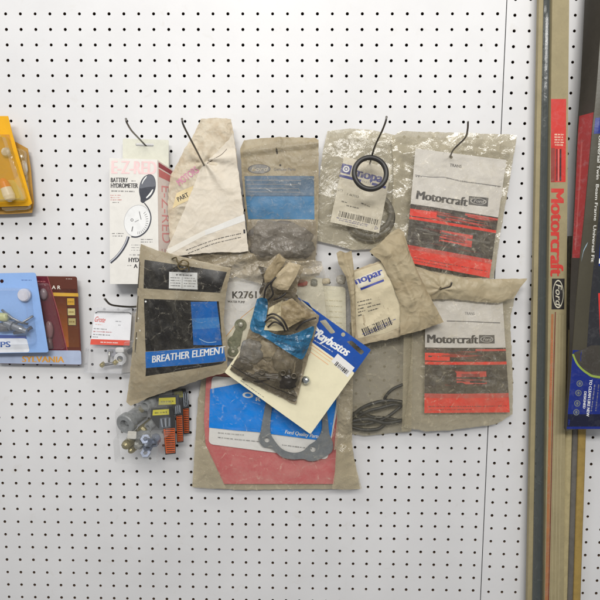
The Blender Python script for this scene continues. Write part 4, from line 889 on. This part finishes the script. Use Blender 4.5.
# ------------------------------------------------------------------ small connector pack
t = thing('blister_pack', 'small clear clamshell with a white label, red band and brass connectors', 'blister pack', P(108,372,12))
mb = MB(); slab(mb, [(94.7,312.5),(131.7,314),(129.6,345.5),(90.2,344.5)], 16, .5, paper((232,232,234), .4, .05))
S = rect([(94.7,312.5),(131.7,314),(129.6,345.5),(90.2,344.5)], d0=16, step=6)
S.quad(mb, [(91,339),(130,340.4),(129.6,345.5),(90.2,344.5)], ink((222,92,76), .1, .35), .35); S.greek(mb, [(100.5,342.1),(118,342.9)], 1.3, WHITEI, 3, .5)
RS = ink((214,84,72), .15); S.text(mb, 'Grote', (94,321.5), (104.5,322.5), 5.4, RS, .4, .01, .3); S.greek(mb, [(95.5,324.3),(103,324.8)], .9, ink((226,170,150), .2), 2)
S.greek(mb, [(115.5,321.2),(122,321.6)], 1.3, ink((160,160,164), .2), 5); S.greek(mb, [(118.5,325),(120.5,325.2)], 1.3, ink((160,160,164), .2), 6)
for k, x1 in enumerate((107, 112, 110)): S.greek(mb, [(93.8-k*.3,328.5+k*2.9),(x1,329.4+k*2.9)], 1.2, GREYI if k != 1 else ink((190,110,110), .2), k+20)
S.greek(mb, [(92.8,336.8),(98,337.1)], 1.1, GREYI, 31); mb.build('label_card', t)
mb = MB(); BRSS = solid((176,160,96), .3, .7, dirt=.2)
for c in ((102,365),(115,362.5)):
    ring_px(mb, c, 1.2, 3, 20, 6, BRSS, 1, 4); mb.blob(P(c[0], c[1], 16), (.0035,.004,.0035), BRSS, 8, 0, p=4)
cn = mb.build('connector', t); mb = MB(); mb.tube([P(103,365,17), P(115,363,17)], .0028, solid((120,118,116), .4, .5), 12); mb.tube([P(109,362,16), P(109.5,351.5,16)], .002, ZN, 10)
mb.build('bolt', t)
for a in (((120,359), 3.2, 6.3, 17, 2.5, solid((214,214,214), .35)), ((121.5,357), 2.6, 5.4, 13, 2, ZN), ((112,352), 1.5, 4.6, 13, 2, solid((150,150,156), .4))): mb = MB(); ring_px(mb, *a); mb.build('washer', t)
mb = MB(); mb.blob(P(120,350,15), (.008,.003,.005), solid((226,224,220), .4), 10, .1, 3, p=4); mb.build('plug', t)
mb = MB(); bubble(mb, [(89.2,345.2),(129.5,346.2),(127,372),(87.6,371)], 8, 20, clear((236,238,244), .10, .06, .6), 2, 1.5); mb.build('blister', t)
mb = MB(); slab(mb, rounded([(94.5,307.5),(132.5,305),(131.8,316),(94.6,313)], 1), 12, .5, clear((244,244,246), .45, .06, .4)); mb.tube([P(95.3,313,17.5), P(97.5,311.8,18), P(129,312.5,18), P(131.2,314,17.5)], .0007, solid((92,92,94), .3, .6), 8); mb.build('hanging_tab', t)
t = thing('blister_pack', 'grey clear pack tucked between the connector pack and the black panel bag', 'blister pack', P(136,372,8))
mb = MB(); slab(mb, [(127,312),(142,314),(142,371),(122,373)], 5, .6, paper((190,186,180), .5, .2)); mb.build('card', t)
mb = MB(); mb.blob(P(138,360,12), (.010,.008,.022), solid((98,96,94), .5, dirt=.4), 16, .2, 5, p=3); mb.tube([P(128,352,10), P(135,348,12), P(140,345,12)], .004, solid((70,70,72), .4), 10); mb.build('cable_end', t)
mb = MB(); bubble(mb, [(126,340),(146,338),(146,373),(123,374.5)], 5.5, 14, clear((220,220,220), .12, .1, .55), 2, 1.5); mb.build('blister', t)
# ------------------------------------------------------------------ bulb packs at the left edge
t = thing('bulb_pack', 'brown and maroon bulb pack with three gold squares and orange lettering on its pale base', 'bulb pack', P(42,365,10))
q = [(-6,275.5),(76.8,276.5),(81.8,365),(-4,363.5)]
mb = MB(); slab(mb, rounded(q, 2.5), 15, .7, paper((96,54,44), .35, .12))
S = rect([(-6,275.5),(76.8,276.5),(81.8,365),(-4,363.5)], d0=15, step=6)
for k in range(40):
    a = lerp4(q, .52, .14+.0165*k); b = lerp4(q, .985, .14+.0165*k); c = lerp4(q, .985, .14+.0165*(k+1)); d = lerp4(q, .52, .14+.0165*(k+1)); f = k/39
    S.quad(mb, [a, b, c, d], ink((int(80+84*f), int(44+52*f), int(36+8*f)), .05, .3), .3)
for k in range(40): 
    a = lerp4(q, .86+.0*k, .14+.0165*k); b = lerp4(q, .985, .14+.0165*k); c = lerp4(q, .985, .14+.0165*(k+1)); d = lerp4(q, .86, .14+.0165*(k+1)); f = k/39
    S.quad(mb, [a, b, c, d], ink((int(78+30*f), int(42+24*f), int(35+8*f)), .05, .3), .45)
S.poly(mb, [(30,276.2),(47.5,276.4),(58,312),(67.5,351),(30,351)], ink((100,34,44), .08, .3), .6)
S.line(mb, [(47.5,276.4),(58,312),(67.5,351)], .9, ink((150,80,80), .2, .3), .75)
S.poly(mb, rounded([(-5,350),(81,350.5),(81.7,364.6),(-4,363.2)], 2), ink((172,184,208), .05, .3), .8)
S.text(mb, 'SYLVANIA', (22.5,361.9), (64,362.4), 6.0, ink((220,158,62), .1), 1.0, .04)
S.text(mb, 'A R', (52,289), (60.5,289.2), 3.6, ink((228,222,210), .05), .9, .02)
S.quad(mb, [(53,292.6),(78.2,293.2),(78.5,296.6),(53.8,296)], ink((206,162,62), .1, .3), .6); S.greek(mb, [(66,278.8),(73,279)], 1.2, ink((190,170,160), .1), 2, .6); S.greek(mb, [(37,281.3),(45.5,281.6)], 1.4, ink((200,120,120), .1), 3, .8)
for x, y, c in ((71,301.8,(196,152,58)), (71.6,312,(190,176,120)), (72.2,321.8,(170,156,104))):
    S.quad(mb, [(x-4.6,y-4.2),(x+4.2,y-4.2),(x+4.4,y+4),(x-4.4,y+4)], ink((70,50,36), .1), .6); S.quad(mb, [(x-3.8,y-3.5),(x+3.4,y-3.5),(x+3.6,y+3.2),(x-3.6,y+3.2)], ink(c, .15, .3), .7); S.greek(mb, [(x-2.8,y),(x+2.4,y)], 2, ink((110,84,40), .1), int(y), .85)
mb.build('card', t)
mb = MB(); mb.blob(P(43.5,294,20), (.0065,.005,.010), solid((128,112,116), .3, dirt=.2), 14, 0); mb.build('bulb', t); mb = MB(); mb.blob(P(49,330,20), (.0075,.005,.016), solid((128,96,96), .3, dirt=.2), 14, .1, 3); mb.tube([P(49,338,19), P(51,348,19)], .004, solid((110,92,90), .4), 10); mb.build('bulb', t)
mb = MB(); bubble(mb, [(33,283),(49,283),(66,349),(36,349)], 15.8, 9, clear((226,200,200), .05, .06, .4), 3, 2); mb.build('blister', t)
t = thing('bulb_pack', 'pale blue bulb pack with a white base strip, cut off by the left edge', 'bulb pack', P(0,353,25))
q = [(-52,274),(35.5,272.6),(48.6,352.3),(-50,354)]
mb = MB(); slab(mb, rounded(q, 2.5), 34, .7, paper((142,176,226), .3, .06), [circ((1.8,281.2),1.9)])
S = rect(q, d0=34, step=6); S.greek(mb, [(21.5,280),(31.5,280.2)], 1.2, ink((96,124,180), .1), 4)
S.quad(mb, [(-48,333.5),(26,335.5),(27,338.6),(-48,339)], ink((44,70,150), .08, .3), .5)
S.poly(mb, rounded([(-49,338.6),(26.7,338.2),(30,352.2),(-49,353.4)], 3), ink((232,234,238), .03, .3), .65)
S.text(mb, 'PHILIPS', (-23.5,347.9), (10.4,346.9), 5.6, ink((40,84,160), .08), .9, .04); mb.build('card', t)
mb = MB(); mb.lathe(P(25,295,36), Vector((0,-1,.05)), [(0,.0112),(.004,.0112),(.006,.0095),(.0065,0)], solid((206,204,212), .3, dirt=.1), 28); mb.build('frosted_lens', t)
mb = MB(); SV = solid((150,152,156), .3, .6, dirt=.4)
mb.blob(P(3,317,44), (.010,.008,.007), solid((186,186,130), .3, dirt=.3), 14, .15, 3, p=4); mb.lathe(P(6,323,42), Vector((1,-.15,-.35)), [(0,0),(0,.0075),(.012,.0075),(.012,.009),(.015,.009),(.015,.0065),(.03,.006),(.034,.0045),(.042,.0045),(.042,0)], SV, 20); mb.blob(P(3,327,42), (.014,.008,.008), solid((110,108,108), .4, .3), 14, .3, 8)
mb.tube([P(2,310,42), P(12,318,46), P(22,323,44), P(33,316,42)], .0022, SV, 8); mb.tube([P(8,330,46), P(18,322,47), P(28,324,44)], .0018, solid((90,90,92), .3, .5), 8); mb.tube([P(14,333,44), P(26,331,46), P(32,327,42)], .003, solid((70,70,74), .4), 8); mb.build('bulb', t)
mb = MB(); bubble(mb, [(-30,287.5),(30.5,287.8),(37.5,344),(-30,345)], 34.8, 20, clear((214,226,244), .06, .06, .45), 5, 2.5); mb.build('blister', t)
AMB = solid((196,134,44), .35, dirt=.25); YC = clear((226,196,50), .62, .15, .3)
t = thing('plug_pack', 'amber tinted pack behind the bright yellow one at the left edge', 'pack', P(10,213,12))
mb = MB(); slab(mb, [(-42,134),(16,142),(27.7,148.5),(30.7,168),(33.8,203),(32,212.8),(10,214),(-42,215)], 12, .8, paper((186,142,70), .4, .2)); mb.build('card', t)
mb = MB(); bubble(mb, [(4,145),(27,150),(32,210),(4,212)], 12.8, 10, clear((206,170,96), .42, .12, .4), 4, 2); mb.build('blister', t)
mb = MB(); mb.blob(P(24,168,18), (.006,.004,.013), solid((196,190,180), .3, dirt=.1), 12, .1); mb.build('plug', t); mb = MB(); mb.lathe(P(21,156.5,18), Vector((0,-1,.2)), [(0,.0035),(.002,.003),(.003,0)], ZN, 16); mb.build('rivet', t)
t = thing('plug_pack', 'bright yellow tapered pack with a white and orange plug, cut off by the left edge', 'pack', P(0,207,25))
mb = MB(); slab(mb, [(-50,116),(8,116),(12,132.5),(32,203.4),(29,205.8),(-50,208.5)], 26, .8, paper((226,168,26), .35, .12))
S = rect([(-50,112),(40,112),(40,212),(-50,212)], d0=26, step=8)
S.poly(mb, [(-50,134.5),(9.5,134.5),(13,150),(18,176),(14,180),(-50,182)], ink((196,136,34), .15, .35), .35); S.poly(mb, [(-50,182),(14,180),(21,190),(25,201),(-50,204)], ink((204,178,92), .2, .35), .4)
mb.build('card', t)
mb = MB(); mb.lathe(P(6,152,30), Vector((0,-1,.1)), [(-.002,.0078),(.001,.0078),(.003,.0065),(.0035,.003),(.0035,0)], solid((190,186,180), .3, .3), 20); mb.build('rivet', t)
mb = MB(); dn = Vector((.35,0,-1)); mb.lathe(P(2.5,179,34), dn, [(-.002,0),(0,.004),(.006,.0075),(.016,.0085)], solid((222,110,40), .35, dirt=.1), 20); tip = mb; mb = MB(); mb.lathe(P(2.5,179,34), dn, [(.016,.0085),(.03,.0095),(.036,.008),(.039,.004),(.04,0)], solid((224,222,214), .35, dirt=.1), 20); pl = mb.build('plug', t); tip.build('tip', pl)
mb = MB(); bubble(mb, [(-45,137),(8.5,136),(29,201),(-45,205)], 26.8, 20, clear((232,190,40), .3, .08, .5), 4, 2.2); mb.build('blister', t)
# ------------------------------------------------------------------ wiper sleeves and the big pack on the right
def xat(a, y): return a[0]+(a[1]-a[0])*(y-131)/338
def strip(mb, xa, xb, y0, y1, d, th, mat, bulge=0, n=1):
    N = 14; vs = []; fs = []; m = 9
    for i in range(N+1):
        y = y0+(y1-y0)*i/N
        for k in range(m):
            u = k/(m-1); x = xat(xa, y)+(xat(xb, y)-xat(xa, y))*u
            vs.append(P(x, y, d+bulge*math.sin(u*math.pi)))
        for k in range(m):
            u = 1-k/(m-1); x = xat(xa, y)+(xat(xb, y)-xat(xa, y))*u; vs.append(P(x, y, d)+Vector((0, th*.001, 0)))
    M_ = 2*m
    for i in range(N):
        for k in range(M_): fs.append([i*M_+k, (i+1)*M_+k, (i+1)*M_+(k+1)%M_, i*M_+(k+1)%M_])
    fs.append(list(range(M_))); fs.append([N*M_+k for k in range(M_)][::-1]); mb.add(vs, fs, mat, bulge > 0)
CRE = paper((156,144,110), .55, .2, .2, 30)  # cream darkened: the weaker light on the right is put into the colour
t = thing('wiper_sleeve', 'clear wiper blade sleeve with a cream edge and dark blade, leftmost of the tall sleeves', 'wiper blade', P(540,492,10))
mb = MB(); strip(mb, (536.5,530), (541.2,534.8), -30, 650, 20, 8, CRE); mb.build('cream_edge', t)
mb = MB(); strip(mb, (545,538.4), (549.8,544.6), -30, 650, 17, 8, solid((60,70,76), .3, .2, dirt=.3, sc=40), 3); wb = mb.build('wiper_blade', t); mb = MB(); strip(mb, (549.4,544), (552.2,546.6), -30, 650, 15, 8, solid((30,31,33), .5, dirt=.3), 1); mb.build('rubber_edge', wb)
mb = MB(); strip(mb, (541,534.6), (552,547), -30, 650, 21, 2, film((96,100,96), .36, .18, .25, .2, .12, 30), 3); mb.build('clear_sleeve', t)
t = thing('wiper_box', 'cream wiper blade box with red vertical lettering and a black oval panel', 'wiper blade', P(558,492,14))
mb = MB(); xa, xb = (550.6,546.2), (568,565); strip(mb, xa, xb, -30, 650, 30, 20, CRE)
S = Sheet([(xat(xa,-30),-30),(xat(xb,-30),-30)], [(xat(xb,-30),-30),(xat(xb,650),650)], [(xat(xa,650),650),(xat(xb,650),650)], [(xat(xa,-30),-30),(xat(xa,650),650)], 30, step=6)
RD = ink((198,52,44), .14, .4); DR = ink((120,40,40), .2, .4)
S.quad(mb, [(551,99),(566.2,99),(565.6,182),(550.8,182.3)], RD, .35); S.quad(mb, [(551,148),(555,148),(554.8,182),(550.8,182.2)], ink((140,62,54), .2), .5); S.quad(mb, [(555.8,149),(557.6,149),(557.6,181),(555.6,181)], DR, .5); S.quad(mb, [(559.6,149),(561.4,149),(561.2,181),(559.4,181)], ink((70,32,34), .2), .55); S.line(mb, [(558.6,149),(558.4,181)], .8, ink((226,120,110), .2), .55)
for k in range(5): S.greek(mb, [(554.5,134.5+k*2.6),(563.8,134.7+k*2.6)], 1.8, ink((232,206,180), .1), k+3, .5)
S.text(mb, 'Motorcraft', (551.2,189.5), (550.4,275.5), 13.0, ink((196,56,48), .18), .4, .05)
S.quad(mb, [(551.9,278.6),(564.6,278.6),(564.2,309.4),(551.5,309.4)], ink((42,38,36), .12), .4)
S.disc(mb, (558.1,294), 5.4, 14.2, ink((206,200,178), .1), .55, 0, .9); S.text(mb, 'Ford', (555.7,284), (555.5,304.4), 6, ink((206,200,178), .1), .55, .01, .3)
S.line(mb, [(555.3,312),(553.2,390),(551,492),(547.5,648)], .9, ink((112,50,40), .15), .45); S.line(mb, [(552.4,314),(550.6,390),(548.6,492),(545.6,648)], (2.4,3.4), ink((168,112,72), .35), .4); S.greek(mb, [(552.6,340),(551,400)], 1.8, ink((196,120,90), .2), 6, .5)
for k in range(3): S.line(mb, [(557+k*3,315),(550.6+k*3.6,648)], .5, ink((176,164,128), .2), .4)
mb.build('box', t)
t = thing('wiper_sleeve', 'grey mottled wiper blade sleeve between the cream lettered box and the big dark pack', 'wiper blade', P(570,492,8))
xa, xb = (574.5,557.5), (586,566)
mb = MB(); strip(mb, xa, xb, 236, 650, 14, 6, paper((112,106,92), .4, .5, .3, 90, dc=(78,74,66))); mb.build('card_sleeve', t)
mb = MB(); strip(mb, (583.5,564), (586.5,566.6), 238, 650, 15, 8, solid((52,50,48), .5), 1); mb.build('wiper_blade', t)
for (a, b, col, lab, d) in (((575,564.5), (581,571), (184,170,128), 'cream narrow sleeve end showing below the big dark pack', 16), ((582,571.4), (587,577), (108,104,98), 'grey narrow sleeve end showing below the big dark pack', 13), ((588,577.4), (596,584.8), (162,136,76), 'olive gold narrow sleeve end showing below the big dark pack', 15)):
    mb = MB(); strip(mb, a, b, 330, 650, d, 6, paper(col, .5, .3, .3, 60), 1.5); o = mb.build('wiper_sleeve'); tag(o, lab, 'wiper blade')
t = thing('wiper_pack', 'big dark wiper blade pack with blue foot, lime arc and red side', 'wiper blade', P(600,428,35))
lf = spline([(606,-40),(598.5,62),(595.5,100),(592,133),(586,200),(578,280),(572,355),(566,431)], 6)
S = Sheet([(606,-40),(670,-40)], [(670,-40),(650,424)], spline([(566,431),(574,429.4),(586,427.6),(600,425.4),(625,422),(650,424)], 4), lf, 58, puff=3, wr=.8, sc=.03, sd=120, step=3, soft=.12)
mb = MB(); S.emit(mb, paper((74,70,58), .3, .12, .15, 25), thick=1.5)
def lx(y):
    for (x0, y0), (x1, y1) in zip(lf, lf[1:]):
        if y0 <= y <= y1: return x0+(x1-x0)*(y-y0)/(y1-y0)
    return lf[-1][0]
def stripe(y0, y1, o0, o1, mat, off, n=8):
    ys = [y0+(y1-y0)*k/n for k in range(n+1)]
    S.poly(mb, [(lx(y)+o0, y) for y in ys]+[(lx(y)+o1, y) for y in reversed(ys)], mat, off, step=20)
stripe(140, 425, 13, 60, ink((46,46,50), .1, .3), .4)
stripe(350, 429, .3, 60, ink((26,42,120), .12, .3), .6); stripe(414, 426.5, .3, 60, ink((26,28,50), .1, .3), .65)
S.poly(mb, [(574,352)]+spline([(572.5,356),(577,366),(586,374),(597,378),(640,380)], 5)+[(640,345),(590,345)], ink((66,62,56), .15, .3), .85)
S.line(mb, spline([(572.6,354),(577,364.5),(586,372.6),(597,376.4),(640,379)], 5), (1.6,3.2), ink((140,160,70), .2, .3), 1.0)
ICN = ink((110,116,116), .2, .3)
for y, x in ((383,578.6),(392.5,577.6),(403,576.6),(412,575.8)): S.disc(mb, (x, y), 3, 3.2, ICN, .9, 0, .7); S.disc(mb, (x, y), 1.2, 1.6, ICN, .9)
S.text(mb, 'DESIGNED', (583.2,391), (582.2,408), 2.4, WHITEI, .9, .03); S.text(mb, 'TO CLEAN LIKE NEW', (588.3,379), (585.8,416), 2.8, WHITEI, .9, .03); S.greek(mb, [(593.5,384),(590.5,412)], 1.6, ink((150,150,156), .1), 5, .9); S.greek(mb, [(597.5,384),(595,412)], 1.4, ink((130,130,136), .1), 9, .9)
S.text(mb, 'Universal Twin  Beam Frame  Universal Fit', (597.8,136), (589.8,262), 3.0, ink((214,212,204), .08), .9, .03)
S.poly(mb, spline([(587,242),(585.8,246),(583,252),(581,262),(583,250),(587,242)], 2), ink((150,170,180), .3, .2), .8)
S.quad(mb, [(599.5,232),(640,229),(640,262),(597.5,266)], ink((28,48,128), .08, .3), .8); S.quad(mb, [(600,240),(640,238),(640,245),(599.7,246)], WHITEI, .95); S.quad(mb, [(598,258.5),(640,256),(640,261),(597.6,263.5)], WHITEI, .95)
S.quad(mb, [(597,293),(640,290),(640,372),(600.5,372)], ink((204,54,50), .1, .3), .95); stripe(118, 134, 1.5, 60, ink((24,40,120), .1, .3), .5)
mb.build('pack_front', t)
mb = MB()
SS = Sheet([(601,-40),(606,-40)], lf, [(565.2,429),(566,431)], spline([(601,-40),(592.5,62),(588.6,100),(585,133),(580,200),(575,262),(571.6,315),(570.4,355),(565.2,429)], 6), 57, step=3, fn=lambda x, y, u, v: -(4+38*max(0, 1-v*1.25))*(1-u))
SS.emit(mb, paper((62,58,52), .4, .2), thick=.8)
def rs(y0, y1, mat, off, a=.06, b=.96):
    L = spline([(601,-40),(592.5,62),(588.6,100),(585,133),(580,200),(575,262),(571.6,315),(570.4,355),(565.2,429)], 6)
    def xl(y):
        for (x0, yy0), (x1, yy1) in zip(L, L[1:]):
            if yy0 <= y <= yy1: return x0+(x1-x0)*(y-yy0)/(yy1-yy0)
        return L[-1][0]
    n = 10; P_ = []
    for k in range(n):
        ya, yb = y0+(y1-y0)*k/n, y0+(y1-y0)*(k+1)/n
        f = lambda y, u: (xl(y)+(lx(y)-xl(y))*u, y)
        SS.quad(mb, [f(ya,a), f(ya,b), f(yb,b), f(yb,a)], mat, off)
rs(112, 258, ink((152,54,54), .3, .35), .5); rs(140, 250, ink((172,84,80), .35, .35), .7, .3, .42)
mb.build('pack_side', t)
# ------------------------------------------------------------------ light: shop ceiling fluorescents above and behind the viewer
def area(name, loc, aim, sx, sy, power, col):
    L = bpy.data.lights.new(name, 'AREA'); L.shape = 'RECTANGLE'; L.size, L.size_y = sx, sy; L.energy = power; L.color = col
    o = bpy.data.objects.new(name, L); COL.objects.link(o); o.location = loc; o.rotation_euler = (Vector(aim)-Vector(loc)).to_track_quat('-Z', 'Y').to_euler(); return o
W = bpy.data.worlds.new('World'); SC.world = W; W.use_nodes = True
W.node_tree.nodes['Background'].inputs[0].default_value = (.97,.98,1,1); W.node_tree.nodes['Background'].inputs[1].default_value = .27
area('ceiling_light', (-.55,-1.3,3.0), (-.1,0,1.45), 1.2, .3, 12, (1,.97,.93))
area('ceiling_light', (.2,-2.3,2.65), (0,0,1.45), 2.0, .4, 54, (1,.98,.95))
area('ceiling_light', (-2.2,-1.6,2.9), (0,0,1.4), .4, 1.4, 12, (.93,.96,1))
SC.view_settings.view_transform = 'Standard'; SC.view_settings.look = 'None'; SC.view_settings.exposure = 0; SC.view_settings.gamma = 1
SC.cycles.transparent_max_bounces = 24; SC.cycles.max_bounces = 8
